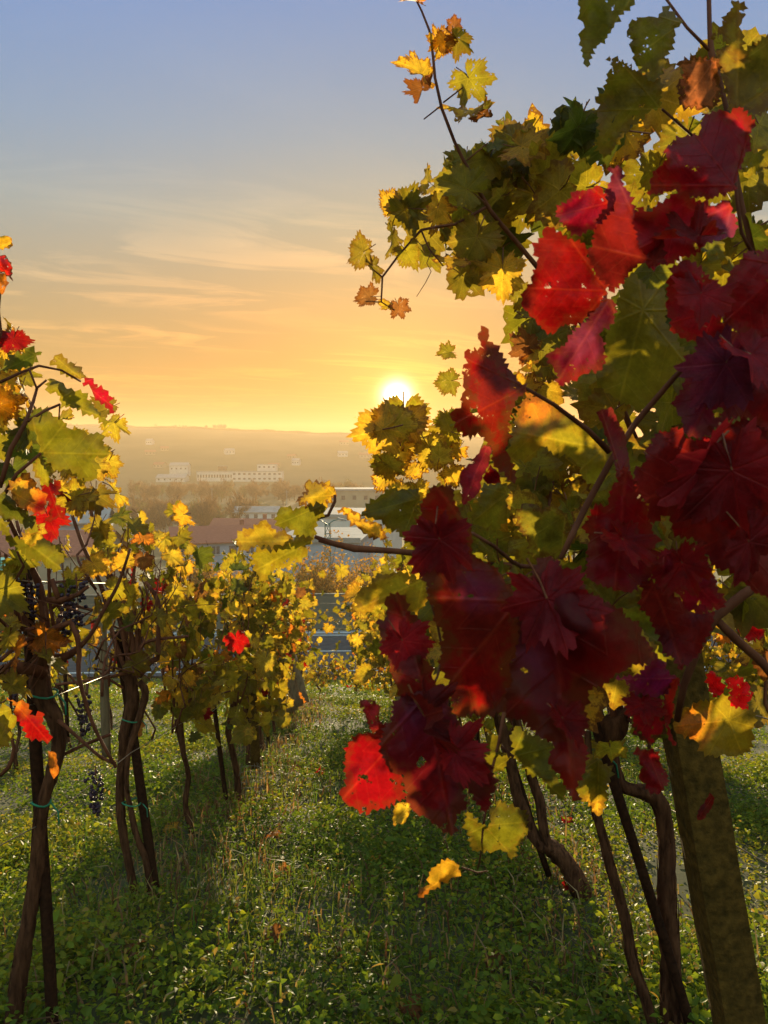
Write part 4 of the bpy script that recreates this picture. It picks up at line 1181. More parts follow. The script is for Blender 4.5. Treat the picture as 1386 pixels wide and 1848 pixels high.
L2, L2b, _ = vine('grapevine with two slender stems tied to a rod by green bands', GL, -1.1, 3.78, 403, 44, 10, lod='hi', pal=LEFT_PAL, ncane=6, hmax=1.95, hlow=1.25, thick=.24, extra=12,
                  trunk=[[(272, 1655, 3.95, 10.7), (262, 1635, 3.95, 9.8), (240, 1592, 3.95, 7.0), (222, 1500, 3.95, 7.0), (216, 1420, 3.95, 7.0), (222, 1355, 3.95, 7.4), (226, 1320, 3.95, 9.8), (238, 1270, 3.95, 11.5), (236, 1225, 3.95, 9.8), (228, 1215, 3.95, 9.8)],
                         [(276, 1652, 3.93, 8.2), (270, 1590, 3.93, 5.7), (262, 1550, 3.93, 5.3), (246, 1505, 3.93, 4.9), (236, 1460, 3.93, 4.5), (228, 1420, 3.93, 4.1), (232, 1360, 3.93, 4.9), (250, 1300, 3.93, 5.7), (262, 1250, 3.93, 6.6), (250, 1230, 3.93, 5.7)]],
                  canes=[[(230, 1215, 3.9, 5), (205, 1150, 3.9, 4), (183, 1060, 3.85, 4), (150, 985, 3.8, 3.5), (130, 930, 3.8, 3)], [(238, 1215, 3.9, 6), (217, 1120, 3.9, 5), (195, 1040, 3.85, 4), (172, 960, 3.8, 3.5), (160, 900, 3.8, 3)],
                         [(245, 1215, 3.9, 6), (238, 1150, 3.9, 5), (226, 1100, 3.9, 4), (205, 1050, 3.9, 4), (188, 1010, 3.9, 3.5), (176, 930, 3.9, 3)], [(250, 1220, 3.9, 6), (270, 1195, 3.9, 6), (284, 1188, 3.9, 5), (286, 1140, 3.9, 4), (285, 1085, 3.9, 4), (262, 1050, 3.9, 3)],
                         [(240, 1200, 3.9, 4), (262, 1160, 3.9, 3), (340, 1148, 3.9, 2.5)], [(250, 1205, 3.9, 4), (246, 1140, 3.9, 3), (240, 1060, 3.9, 3), (250, 960, 3.9, 2.5)],
                         [(228, 1215, 3.9, 3), (180, 1225, 3.9, 3), (100, 1236, 3.9, 3)]])
fill(L2, L2b, 300, 960, 45, 45, 8, 44, 3.3, 3.7, {'green': 3, 'gold': 3, 'yellow': 2}, fr)
fill(L2, L2b, 230, 960, 50, 60, 8, 52, 3.0, 3.5, LEFT_PAL, fr)
llabels = ['with yellow leaves and one curled orange leaf, right of the twin stemmed vine', 'with a bent trunk and drooping bright yellow leaves beside a wire mesh guard', 'with pale yellow leaves in front of a grey post',
           'with a dark red leaf tuft on top', 'with mixed yellow and rusty leaves just before the cluster of slanted posts', 'with small orange and red leaves above the slanted wooden posts',
           'behind the slanted wooden posts, leaves turning red', 'with rusty leaves near the far end of the row', 'last of the row, standing at the crest above the road']
for k, y in enumerate([4.95, 6.05, 7.15, 8.25, 9.35, 10.4, 11.5, 12.6, 13.7]):
    tr = None
    if k == 1:
        tr = [[(428, 1462, 6.2, 9), (430, 1440, 6.2, 6), (427, 1395, 6.2, 5), (418, 1350, 6.2, 5), (412, 1320, 6.2, 5), (418, 1290, 6.2, 6), (425, 1255, 6.2, 7)]]
    pal = LEFT_PAL if k < 3 else MIXED_PAL
    vv_, vb_, hd_ = vine('grapevine ' + llabels[k], GL, -1.1 + .01 * k, y, 420 + k, 60 if k < 3 else 0, [100, 120, 150][k] if k < 3 else (200 if k < 5 else 140), lod='mid' if k < 4 else 'low', pal=pal, thick=.28 if k < 4 else .17, hmax=2.0 if k < 5 else 1.85,
                         hlow=(.6 if k == 0 else .4) if k < 4 else .55, extra=5 if k < 3 else 2, ncane=7, span=.62, trunk=tr, bias=(.35, .16) if k < 4 else (.3, -.12))

    if k == 0:
        fill(vv_, vb_, 370, 1190, 70, 90, 22, 44, 4.6, 5.4, LEFT_PAL, fr, 'mid', .8)
    if k == 1:
        fill(vv_, vb_, 465, 1250, 60, 75, 26, 44, 5.6, 6.2, {'yellow': 5, 'lime': 5, 'green': 2}, fr, 'mid', .8)
        fill(vv_, vb_, 370, 1260, 50, 60, 12, 42, 5.2, 5.9, {'yellow': 2, 'lime': 4, 'green': 4}, fr, 'mid', .8)
# second rows seen between the stems, and the block below the crest
g2 = 'grapevines of the next row to the left'
for k, y in enumerate([3.6, 4.9, 6.2, 7.5, 8.9, 10.3, 11.8, 13.3]):
    vine('grapevine of the next row to the left, seen between the bare stems', g2, -3.4, y, 440 + k, 0, 75, lod='mid' if k < 3 else 'low', pal=LEFT_PAL, thick=.25, hmax=1.75, hlow=.6, ncane=5)
g3 = 'grapevines of the next row to the right'
for k, y in enumerate([4.2, 5.4, 6.6, 7.9, 9.2, 10.6, 12.0]):
    vine('grapevine of the next row to the right, seen behind the concrete post', g3, 3.1, y, 460 + k, 0, 210, lod='mid' if k < 3 else 'low', pal=AISLE_PAL, thick=.3, hmax=1.9, hlow=.5, ncane=7, extra=3)
g4 = 'grapevines below the crest'
for k, (x, y) in enumerate([(-.9, 17.2), (-.1, 17.6), (.6, 17.3), (1.4, 17.5), (2.3, 17.2), (-1.9, 17.6), (-3, 17.4)]):
    vine('small yellow grapevine standing below the crest of the slope', g4, x, y, 480 + k, 0, 150, lod='low', pal=AISLE_PAL, thick=.4, hmax=.9, hlow=.1, ncane=5, head=.3)

# ------------------------------------------------------------------ stakes, posts, wires, ties
rod('dark iron stake leaning beside the bowed trunk at the left edge', pxl([(97, 1885, 2.7), (84, 1650, 2.7), (66, 1370, 2.7), (55, 1170, 2.7), (44, 1010, 2.7)]), r=.022)
rod('dark iron stake tied to the twin stemmed vine', pxl([(287, 1650, 3.96), (283, 1625, 3.96), (262, 1480, 3.96), (243, 1345, 3.96), (224, 1220, 3.96), (209, 1140, 3.96)]), r=.025)
rod('thin dark stake in front of the vine with the wire mesh guard', pxl([(412, 1460, 6.1), (405, 1420, 6.1), (392, 1318, 6.1), (380, 1220, 6.1)]), r=.019)
rod('short dark stake under bright yellow leaves right of the mesh guard', pxl([(506, 1330, 10.1), (504, 1290, 10.1), (500, 1200, 10.1), (498, 1150, 10.1)]), r=.034)
rod('slanting dark iron stake in front of the hooked trunk', pxl([(1258, 1900, 2.45), (1240, 1830, 2.45), (1198, 1695, 2.45), (1142, 1520, 2.45), (1088, 1352, 2.45), (1060, 1262, 2.45)]), r=.0165)
rod('thin stake along the slanting forked trunk', pxl([(991, 1580, 4.0), (975, 1535, 4.0), (940, 1420, 4.0), (905, 1316, 4.0), (880, 1230, 4.0)]), r=.016)
rod('dark stake end standing between the bare canes against the grey wall', pxl([(122, 1330, 5.2), (119, 1250, 5.2), (115, 1142, 5.2)]), r=.014)
for k, (y, s) in enumerate([(7.2, 0), (8.3, .03), (9.4, -.03), (11.6, .02), (13.0, 0)]):
    b = np.array([-1.05 + s, y + .06, float(zt(-1.05, y)) - .05])
    rod('dark stake among the far vines of the left row', [b, b + [-.04, .02, .8], b + [-.08, .02, 1.55]], r=.018)
for k, y in enumerate([5.0, 6.2, 7.5, 8.9, 10.4, 12.0]):
    b = np.array([rx(y) + .04, y - .05, float(zt(rx(y), y)) - .05])
    rod('dark stake among the far vines of the right row', [b, b + [-.06, .02, .8], b + [-.1, .02, 1.6]], r=.018)

# leaning concrete post
mb = MB()
pc = pxl([(1402, 2200, 2.02), (1385, 2110, 2.02), (1334, 1848, 2.02), (1290, 1600, 2.02), (1247, 1350, 2.02), (1222, 1210, 2.02), (1212, 1155, 2.02)])
A = spline(pc, .035)
prof = [.80, 1.0, 1.0, .80, .80, 1.0, 1.0, .80]
ch = [math.cos(RAD(45)) / max(abs(math.cos(2 * PI * j / 16)), abs(math.sin(2 * PI * j / 16))) for j in range(16)]
ch = [min(c, .93) for c in ch]
mb.tube(A, [.079] * len(A), 16, rough=.02, seed=3, prof=ch)
post = mb.build('trellis_post', M_CONC, None, loc=tuple(pc[1]), origin=pc[1], smooth=False)
tag(post, 'thick leaning mossy concrete post at the lower right', 'post', 'trellis posts')


def wood_post(label, a, b, r, mat=M_WOODP, name='trellis_post', n=10):
    m_ = MB()
    q = spline([np.array(a), (np.array(a) + np.array(b)) / 2, np.array(b)], .1)
    m_.tube(q, list(np.linspace(r * 1.05, r * .95, len(q))), n, rough=.06, seed=int(abs(a[0] * 977)) % 911)
    o = m_.build(name, mat, None, loc=tuple(a), origin=a, smooth=True)
    return tag(o, label, 'post', 'trellis posts')


wood_post('pale square post hidden among the leaves of the left row', P(461, 1385, 6.6), P(447, 1040, 6.6), .04, M_CONC, n=8)
wood_post('slim weathered post behind the bare canes left of the twin stemmed vine', P(192, 1365, 5.2), P(184, 1095, 5.2), .03)
for k, (a, b, c, d) in enumerate([(552, 1268, 528, 1180), (540, 1275, 520, 1185), (532, 1282, 512, 1190), (520, 1285, 508, 1195)]):
    wood_post(['outermost of the slanted brown posts at the end of the left row', 'second of the slanted brown posts at the end of the left row', 'third of the slanted brown posts, behind the yellow leaves',
               'innermost of the slanted brown posts, nearest the dark stake'][k], P(a, b, 11.2 + .15 * k), P(c, d, 11.4 + .15 * k), .05)
wood_post('upright post among the leaves at the far end of the right row', (rx(12.8), 12.8, float(zt(.6, 12.8)) - .05), (rx(12.8) - .05, 12.8, float(zt(.6, 12.8)) + 1.9), .05)

for side, xf, nm in ((0, lambda y: -1.1, 'left'), (1, rx, 'right')):
    for k, h in enumerate([.78, 1.2, 1.62]):
        pts = []
        for y in np.linspace(.6, 14, 14):
            pts.append(np.array([xf(y) - .03 * h, y, float(zt(xf(y), y)) + h + .015 * math.sin(y * 1.9 + k)]))
        m_ = MB()
        m_.tube(pts, .0022, 5)
        o = m_.build('trellis_wire', M_WIRE, None, loc=tuple(pts[0]), origin=pts[0], smooth=True)
        tag(o, '%s trellis wire of the row on the %s side of the path' % (['lowest', 'middle', 'topmost'][k], nm), 'wire', 'trellis wires')


def tie(parent, origin, c, r, n=14, tail=True):
    m_ = MB()
    c = np.array(c)
    q = [c + np.array([math.cos(a) * r * 1.15, math.sin(a) * r, .006 * math.sin(a * 2)]) for a in np.linspace(0, 2 * PI, n)]
    m_.tube(q, .004, 5)
    if tail:
        m_.tube([q[0], q[0] + [.03, -.01, -.03], q[0] + [.035, -.02, -.07]], .003, 5)
    return m_.build('tie_band', M_TIE, parent, origin=origin, smooth=True)


tie(L2, L2b, P(238, 1298, 3.94), .04)
tie(L2, L2b, P(238, 1448, 3.94), .042)
tie(L1, L1b, P(78, 1252, 2.68), .042)
tie(L1, L1b, P(74, 1448, 2.68), .028)
tie(R2, R2b, P(1072, 1362, 2.48), .035)

# wire mesh guard by the third left vine
m_ = MB()
c = P(452, 1418, 6.2)
for k in range(9):
    a = PI * k / 8
    m_.tube([np.array(c) + [.12 * math.cos(a), .05 * math.sin(a), -.28], np.array(c) + [.11 * math.cos(a), .05 * math.sin(a), .0], np.array(c) + [.07 * math.cos(a), .05 * math.sin(a), .16 + .02 * math.sin(k)]], .002, 4)
for k in range(10):
    z = -.26 + .045 * k
    w = .12 - .004 * k
    m_.tube([np.array(c) + [w * math.cos(a), .05 * math.sin(a), z] for a in np.linspace(0, PI, 9)], .0016, 4)
tag(m_.build('mesh_guard', M_WIRE, None, loc=tuple(c), origin=c), 'crumpled wire mesh guard standing at the foot of a left row vine', 'mesh guard')

# ------------------------------------------------------------------ ground cover
def cover(n, y0, y1, hw, s0, s1, seed):
    r_ = np.random.default_rng(seed)
    y = y0 + (y1 - y0) * r_.uniform(0, 1, n)
    x = r_.uniform(-1, 1, n) * (hw + .52 * y) + .03 * y
    # clumps
    f = (np.sin(x * 2.3 + 1.1 * np.sin(y * 1.7)) + np.sin(y * 2.9 + 1.3 * np.sin(x * 2.1)) + 1.2 * np.sin(x * 7.1 + y * 4.3) * np.sin(y * 6.3 - x * 3)) / 3.2
    keep = r_.uniform(0, 1, n) < .52 + .62 * f
    x, y, f = x[keep], y[keep], f[keep]
    n = len(x)
    h = np.abs(r_.normal(0.025, .045, n)) * (1 + .7 * f) + .004
    tall = r_.uniform(0, 1, n) < .09
    h[tall] += r_.uniform(.02, .09, tall.sum())
    c = np.stack([x, y, zt(x, y) + h], -1)
    s = r_.uniform(s0, s1, n) * (1 + .25 * f)
    nr = np.stack([r_.normal(0, .6, n), r_.normal(0, .75, n), np.full(n, 1.)], -1)
    nr /= np.linalg.norm(nr, axis=1, keepdims=True)
    t = np.stack([r_.normal(0, 1, n), r_.normal(0, 1, n), r_.normal(0, .3, n)], -1)
    t -= nr * (t * nr).sum(1, keepdims=True)
    t /= np.linalg.norm(t, axis=1, keepdims=True)
    b = np.cross(nr, t)
    # ovate leaflet, folded along its middle
    sh = np.array([[0, 0, 0], [.30, .30, .09], [.22, .68, .10], [0, 1.08, -.08], [-.22, .68, .10], [-.30, .30, .09], [0, .5, 0]])
    F0 = np.array([[0, 1, 6], [1, 2, 6], [2, 3, 6], [3, 4, 6], [4, 5, 6], [5, 0, 6]])
    V = c[:, None] + s[:, None, None] * (sh[None, :, 0, None] * b[:, None] + (sh[None, :, 1, None] - .5) * t[:, None] + sh[None, :, 2, None] * nr[:, None])
    F = F0[None] + (np.arange(n) * 7)[:, None, None]
    g = r_.uniform(0, 1, n)
    pal = np.array([[.075, .12, .012], [.105, .15, .011], [.15, .175, .011], [.19, .18, .016]])
    kind_ = np.sin(x * 1.7 + 2.1 * np.sin(y * 1.1 + .4)) + np.sin(y * 2.3 - x * .9)        # patches of different weeds
    tn = pal[np.clip((kind_ * .8 + 1.5 + r_.normal(0, .8, n)).astype(int), 0, 3)] * r_.uniform(.6, 1.3, n)[:, None]
    yel = r_.uniform(0, 1, n) < .03
    tn[yel] = [.25, .17, .04]
    T = np.concatenate([np.repeat(tn, 7, 0), np.ones((n * 7, 1))], 1)
    return V.reshape(-1, 3), F.reshape(-1, 3), T


VV, FF, TT, nn = [], [], [], 0
for a in [(84000, 2.2, 5.2, .6, .016, .034, 1), (84000, 5.2, 9.2, .3, .021, .040, 2), (74000, 9.2, 15.6, 0, .026, .048, 3), (16000, 15.6, 20, 2, .04, .08, 4), (26000, 20, 31, 2, .07, .13, 5), (2600, 2.2, 5.5, .4, .038, .062, 6), (1800, 5.5, 10, .3, .05, .075, 7)]:
    v, f, t = cover(*a)
    VV.append(v); FF.append(f + nn); TT.append(t); nn += len(v)
o = link('ground_cover', np_mesh('ground_cover', np.concatenate(VV), np.concatenate(FF), [M_COVER], None, True, np.concatenate(TT)))
tag(o, 'low leafy weeds covering the vineyard soil', None, None, 'stuff')


def blades(n, seed, boxes, hh, tints, w=.0035):
    r_ = np.random.default_rng(seed)
    V, F, T = [], [], []
    k = 0
    for _ in range(n):
        bx = boxes[r_.integers(len(boxes))]
        x, y = r_.normal(bx[0], bx[2]), r_.uniform(bx[1] - bx[3], bx[1] + bx[3])
        if y < 1.6:
            continue
        p = np.array([x, y, float(zt(x, y))])
        h = r_.uniform(*hh)
        a = r_.uniform(0, 2 * PI)
        ln = np.array([math.cos(a), math.sin(a), 0]) * h * r_.uniform(.1, 1.1)
        sd = np.array([-math.sin(a), math.cos(a), 0]) * w * r_.uniform(.6, 1.4) * (1 + .08 * y)
        q1, q2 = p + ln * .3 + [0, 0, h * .6], p + ln + [0, 0, h * r_.uniform(.5, 1)]
        V += [p - sd, p + sd, q1 - sd * .8, q1 + sd * .8, q2]
        F += [[k, k + 1, k + 3], [k, k + 3, k + 2], [k + 2, k + 3, k + 4]]
        t = np.array(tints[r_.integers(len(tints))]) * r_.uniform(.7, 1.3)
        T += [[*t, 1]] * 5
        k += 5
    return np.array(V), np.array(F), np.array(T)


rows_ = [(-1.1, y, .28, .8) for y in np.arange(2.4, 14, 1.2)] + [(1.05, y, .3, .8) for y in np.arange(2.4, 14, 1.2)] + [(-.75, 6, .25, 2), (-.2, 3.4, .5, 1.2), (.7, 3.2, .4, 1)]
v, f, t = blades(5200, 11, rows_, (.05, .2), [(.19, .12, .055), (.14, .075, .035), (.24, .17, .08), (.10, .05, .025)])
tag(link('dry_grass', np_mesh('dry_grass', v, f, [M_DRY], None, False, t)), 'dry brown stalks and straw along the vine rows', None, None, 'stuff')
r2 = np.random.default_rng(5)
v, f, t = blades(16000, 12, [(r2.uniform(-2.2, 2.2), y, .35, .5) for y in np.arange(2.4, 14, .35)], (.04, .17), [(.05, .10, .015), (.08, .12, .02), (.11, .13, .025)], .003)
tag(link('green_grass', np_mesh('green_grass', v, f, [M_COVER], None, False, t)), 'short green grass blades among the weeds', None, None, 'stuff')

fl = [(577, 1403, 'red', 'dark red fallen leaf lying alone in the middle of the path'), (497, 1708, 'brown', 'curled brown fallen leaf in the grass at the bottom'), (1025, 1500, 'red', 'red fallen leaf behind the slanting forked trunk'),
      (497, 1523, 'orange', 'small orange red fallen leaf beside dry stalks on the left'), (893, 1760, 'brown', 'brown withered leaf in the dark hollow of the lower right grass'), (235, 1735, 'brown', 'rusty fallen leaf below the twin stemmed vine'),
      (425, 1462, 'orange', 'reddish fallen leaf at the foot of the mesh guarded vine'), (310, 1510, 'gold', 'pale straw coloured fallen leaf near the twin stems'), (1028, 1620, 'red', 'small pinkish fallen leaf at the foot of the slanting trunk'),
      (675, 1568, 'yellow', 'tiny yellow fallen leaf in the green middle of the path'), (508, 1590, 'brown', 'flat brown fallen leaf left of the path centre'), (740, 1840, 'brown', 'dark fallen leaf at the bottom edge of the path')]
for k, (px, py, c_, lb) in enumerate(fl):
    p, dd = ground_hit(px, py)
    r_ = np.random.default_rng(900 + k)
    R = basis([r_.normal(0, .4), r_.normal(-.2, .4), 1], [r_.normal(), r_.normal(), 0])
    o = link('fallen_leaf', leaf_variant('hi', c_, int(r_.integers(6))))
    M4 = Matrix.Identity(4)
    for a in range(3):
        for b in range(3):
            M4[a][b] = R[a, b] * .1
        M4[a][3] = p[a] + (.055 if a == 2 else 0)
    o.matrix_world = M4
    tag(o, lb, 'fallen leaf', 'fallen leaves')

# ------------------------------------------------------------------ road and noise wall below the vineyard
m_ = MB()
m_.poly([(-140, 31.6, -7.93), (120, 31.6, -7.93), (120, 39.2, -7.93), (-140, 39.2, -7.93)])
tag(m_.build('road', M_ASPH), 'grey road running across below the vineyard', None, None, 'structure')
m_ = MB()
for yy in (38.6, 32.1):
    m_.poly([(-140, yy, -7.924), (120, yy, -7.924), (120, yy + .16, -7.924), (-140, yy + .16, -7.924)])
for x in np.arange(-120, 100, 9.0):
    m_.poly([(x, 35.3, -7.924), (x + 3.5, 35.3, -7.924), (x + 3.5, 35.45, -7.924), (x, 35.45, -7.924)])
tag(m_.build('road_markings', M_PAINT), 'white lane lines painted on the road', None, None, 'structure')
gr = empty('guard_rail', (0, 36.4, -7.95))
tag(gr, 'long galvanised guard rail along the middle of the road', 'guard rail')
m_ = MB()
pr = [(-.0, .0), (.05, .06), (.0, .12), (.05, .18), (.0, .24), (.0, .30)]
for i in range(len(pr) - 1):
    (a, b), (c, d) = pr[i], pr[i + 1]
    m_.poly([(-100, 36.4 - a, -7.5 + b), (80, 36.4 - a, -7.5 + b), (80, 36.4 - c, -7.5 + d), (-100, 36.4 - c, -7.5 + d)])
m_.build('rail', M_STEEL, gr, origin=(0, 36.4, -7.95))
m_ = MB()
m_.box((0, 0, 0), (.1, .08, .8))
pm = m_.build('post', M_STEEL, gr, loc=(0, .08, .38))
for x in np.arange(-44, 20, 2.0):
    if abs(x) > .1:
        q = pm.copy()
        COL.objects.link(q)
        q.location.x = x
nw = empty('noise_wall', (0, 40.2, -8))
tag(nw, 'long grey panelled noise wall across the road', 'wall')
m_ = MB()
for k in range(4):
    m_.box((0, 0, .24 + .455 * k), (3.9, .14, .44))
pn = m_.build('panel', M_PANEL, nw, loc=(-42, 0, 0))
m_ = MB()
m_.box((0, 0, .95), (.16, .22, 1.9))
po = m_.build('post', M_PANEL, nw, loc=(-44, 0, 0))
m_ = MB()
m_.box((0, 0, 1.86), (3.92, .2, .05))
cp = m_.build('coping', M_PANEL, nw, loc=(-42, 0, 0))
for k in range(1, 17):
    for src in (pn, po, cp):
        q = src.copy()
        COL.objects.link(q)
        q.location.x = src.location.x + 4.06 * k

# ------------------------------------------------------------------ lattice floodlight mast
def mast(px, pytop, d, hgt, label):
    top = P(px, pytop, d)
    b = (top.x, top.y, top.z - hgt)
    root = empty('floodlight_mast', b)
    tag(root, label, 'floodlight mast')
    m_ = MB()
    w0, w1, n = .36, .2, 13
    cs = []
    for i in range(n):
        w = w0 + (w1 - w0) * i / (n - 1)
        z = hgt * i / (n - 1)
        cs.append([np.array([sx * w, sy * w, z]) for sx, sy in ((-1, -1), (1, -1), (1, 1), (-1, 1))])
    for j in range(4):
        m_.tube([c[j] for c in cs], .045, 5)
    for i in range(n - 1):
        for j in range(4):
            m_.tube([cs[i][j], cs[i + 1][(j + 1) % 4]], .025, 4)
            m_.tube([cs[i][j], cs[i][(j + 1) % 4]], .022, 4)
    m_.build('lattice', M_GREENST, root)
    for s in (-1, 1):
        m_ = MB()
        m_.tube([(0, 0, hgt - .1), (s * .5, 0, hgt + .25), (s * 1.0, 0, hgt + .38)], .05, 6)
        a = m_.build('arm', M_GREENST, root)
        m_ = MB()
        m_.box((s * 1.25, 0, hgt + .36), (.75, .34, .16), rot=[[math.cos(.2), 0, s * math.sin(.2)], [0, 1, 0], [-s * math.sin(.2), 0, math.cos(.2)]])
        m_.box((s * 1.25, 0, hgt + .25), (.6, .26, .05))
        m_.build('lamp', M_GROOF, a)
    return root


mast(591, 945, 66, 10.5, 'green lattice mast with two lamp heads between the leaves')

# ------------------------------------------------------------------ buildings
def building(name, label, cat, px, py, d, w, dep, h, wall_m, roof_m, roof='gable', rh=1.6, rot=0.0, wins=(4, 1), group=None, door=False, chim=False, sink=3.0, ws=(1.1, 1.2)):
    p = P(px, py, d)
    root = empty(name, (p.x, p.y, p.z), rot)
    tag(root, label, cat, group)
    m_ = MB()
    m_.box((0, 0, h / 2 - sink / 2), (w, dep, h + sink))
    if roof == 'gable':
        for s in (-1, 1):
            m_.poly([(s * w / 2, -dep / 2, h), (s * w / 2, dep / 2, h), (s * w / 2, 0, h + rh - .1)])
    m_.build('wall', wall_m, root)
    m_ = MB()
    if roof == 'gable':
        e = .4
        sl = rh / (dep / 2)
        for s in (-1, 1):
            a, b = (0, h + rh), (s * (dep / 2 + e), h - e * sl)
            t = .18
            for dz in (0, t):
                m_.poly([(-w / 2 - e, a[0], a[1] + dz), (w / 2 + e, a[0], a[1] + dz), (w / 2 + e, b[0], b[1] + dz), (-w / 2 - e, b[0], b[1] + dz)])
            m_.poly([(-w / 2 - e, b[0], b[1]), (w / 2 + e, b[0], b[1]), (w / 2 + e, b[0], b[1] + t), (-w / 2 - e, b[0], b[1] + t)])
    else:
        m_.box((0, 0, h + .15), (w + .5, dep + .5, .3))
        m_.box((0, -dep / 2 - .2, h + .4), (w + .4, .12, .25))
    rf = m_.build('roof', roof_m, root)
    if chim:
        m_ = MB()
        m_.box((w * .2, .6, h + rh + .1), (.6, .6, 1.6))
        m_.box((w * .2, .6, h + rh + .95), (.75, .75, .12))
        m_.build('chimney', M_ROOF, rf)
    nx_, nf = wins
    for f in range(nf):
        for k in range(nx_):
            x = (k + .5) / nx_ * w - w / 2
            z = h * (f + .55) / nf
            if door and f == 0 and k == nx_ // 2:
                m_ = MB()
                m_.box((x, -dep / 2 - .04, 1.05), (1.1, .1, 2.1))
                m_.build('door', M_GLASSD, root)
                continue
            m_ = MB()
            m_.box((x, -dep / 2 - .02, z), (ws[0], .06, ws[1]))
            wd = m_.build('window', M_GLASSD, root)
            if d < 200:
                m_ = MB()
                m_.box((x, -dep / 2 - .06, z - ws[1] / 2 - .06), (ws[0] + .3, .14, .08))
                m_.box((x, -dep / 2 - .06, z), (.06, .05, ws[1]))
                m_.build('frame', M_WHITE, wd)
    return root


building('house', 'house with a long red tiled roof and pale blue walls among the trees', 'house', 402, 1004, 118, 15, 8, 2.7, M_BLUEW, M_ROOF, rh=1.9, rot=RAD(14), wins=(6, 1), door=True, chim=True)
building('house', 'house with a darker red roof just behind the pale blue one', 'house', 452, 985, 150, 14, 9, 3.0, M_CREAM, M_ROOF, rh=2.2, rot=RAD(-10), wins=(5, 1), door=True, chim=True)
building('house', 'house with blue white walls seen through the canes at far left', 'house', 150, 990, 92, 6, 6, 3.4, M_BLUEW, M_GROOF, rh=1.3, rot=RAD(8), wins=(3, 1), door=True)
building('house', 'low house with brownish red roof left of the bare canes', 'house', 90, 1030, 82, 14, 7, 2.3, M_CREAM, M_ROOF, rh=1.9, rot=RAD(-6), wins=(5, 1), door=True)
building('storage_container', 'teal flat roofed container standing behind the grey wall', 'container', 3, 1052, 60, 3.4, 2.5, 1.5, M_TEAL, M_TEAL, roof='flat', wins=(0, 0))
building('warehouse', 'white flat roofed hall behind the lattice mast', 'warehouse', 592, 1016, 84, 8.5, 12, 3.0, M_BLUEW, M_GROOF, roof='flat', rot=RAD(-8), wins=(0, 0))
building('warehouse', 'long pale hall with stepped roofs right of the mast', 'warehouse', 640, 985, 128, 13, 16, 5.4, M_WHITE, M_GROOF, roof='flat', rot=RAD(-14), wins=(3, 1), ws=(1.6, .9))
building('warehouse', 'low white sheds in front of the brown trees', 'warehouse', 465, 938, 235, 13, 8, 2.6, M_WHITE, M_GROOF, rh=1.4, wins=(5, 1))
building('warehouse', 'long grey shed beside the white sheds', 'warehouse', 520, 938, 238, 12, 8, 2.4, M_WHITE, M_GROOF, roof='flat', wins=(4, 1))
building('warehouse', 'flat roofed hall with light roof edges by the railway', 'warehouse', 640, 910, 240, 17, 14, 4.6, M_CREAM, M_GROOF, roof='flat', wins=(5, 1))
building('factory', 'long white factory with two rows of small windows', 'factory', 393, 868, 608, 30, 14, 7.4, M_WHITE, M_GROOF, roof='flat', wins=(14, 1), ws=(1.3, 2.4))
fb = building('factory', 'taller white factory wing right of the long white factory', 'factory', 466, 868, 606, 39, 14, 7.4, M_WHITE, M_GROOF, roof='flat', wins=(10, 2), ws=(1.9, 1.4))
building('factory', 'white block rising at the end of the factory', 'factory', 483, 866, 622, 15, 12, 12.4, M_WHITE, M_GROOF, roof='flat', wins=(4, 3), ws=(1.6, 1.3))
building('factory', 'dark square tower block on the middle of the factory', 'factory', 402, 866, 622, 6.5, 6, 11.0, M_TBARK, M_GROOF, roof='flat', wins=(2, 2))
building('warehouse', 'broad white roofed hall left of the factory', 'warehouse', 312, 868, 600, 22, 16, 2.6, M_WHITE, M_GROOF, rh=2.6, wins=(5, 1))
building('house', 'pale house with a grey roof behind the broad white hall', 'house', 325, 852, 640, 15, 10, 5.5, M_WHITE, M_GROOF, rh=2.4, wins=(4, 1))
rr = np.random.default_rng(31)
protos = []
for k in range(13):
    px = rr.uniform(255, 660) if k < 11 else rr.uniform(20, 230)
    py = rr.uniform(800, 846)
    p, dd = ground_hit(px, py)
    w = rr.uniform(6, 12)
    if k < 5:
        r0 = building('house', 'small pale house far off on the hazy hillside', 'house', px, py, dd, w, 7, rr.uniform(2.6, 4.5), [M_CREAM, M_WHITE, M_CREAM][k % 3], [M_ROOF, M_GROOF, M_ROOF][k % 3], rh=2.0, rot=rr.uniform(-.5, .5), wins=(3, 1), group='houses on the far hillside')
        r0.location = p
        protos.append(r0)
    else:
        src = protos[k % 5]
        q = src.copy()
        COL.objects.link(q)
        q.location = p
        q.rotation_euler.z = rr.uniform(-.5, .5)
        for c_ in src.children:
            g = c_.copy()
            COL.objects.link(g)
            g.parent = q

# railway poles
for k, (px, pyb, pyt, d) in enumerate([(383, 920, 880, 340), (518, 935, 885, 300)]):
    a, b = P(px, pyb, d), P(px, pyt, d)
    root = empty('utility_pole', a)
    tag(root, ['slim pole in front of the brown trees under the factory', 'slim pole right of the factory above the white sheds'][k], 'pole', 'slim poles in the valley')
    m_ = MB()
    L = b.z - a.z
    m_.tube([(0, 0, -1.5), (0, 0, L / 2), (0, 0, L)], [.18, .15, .1], 6)
    m_.build('mast', M_GROOF, root)
    m_ = MB()
    m_.tube([(-.9, 0, L - .6), (.9, 0, L - .6)], .07, 5)
    m_.build('crossarm', M_GROOF, root)

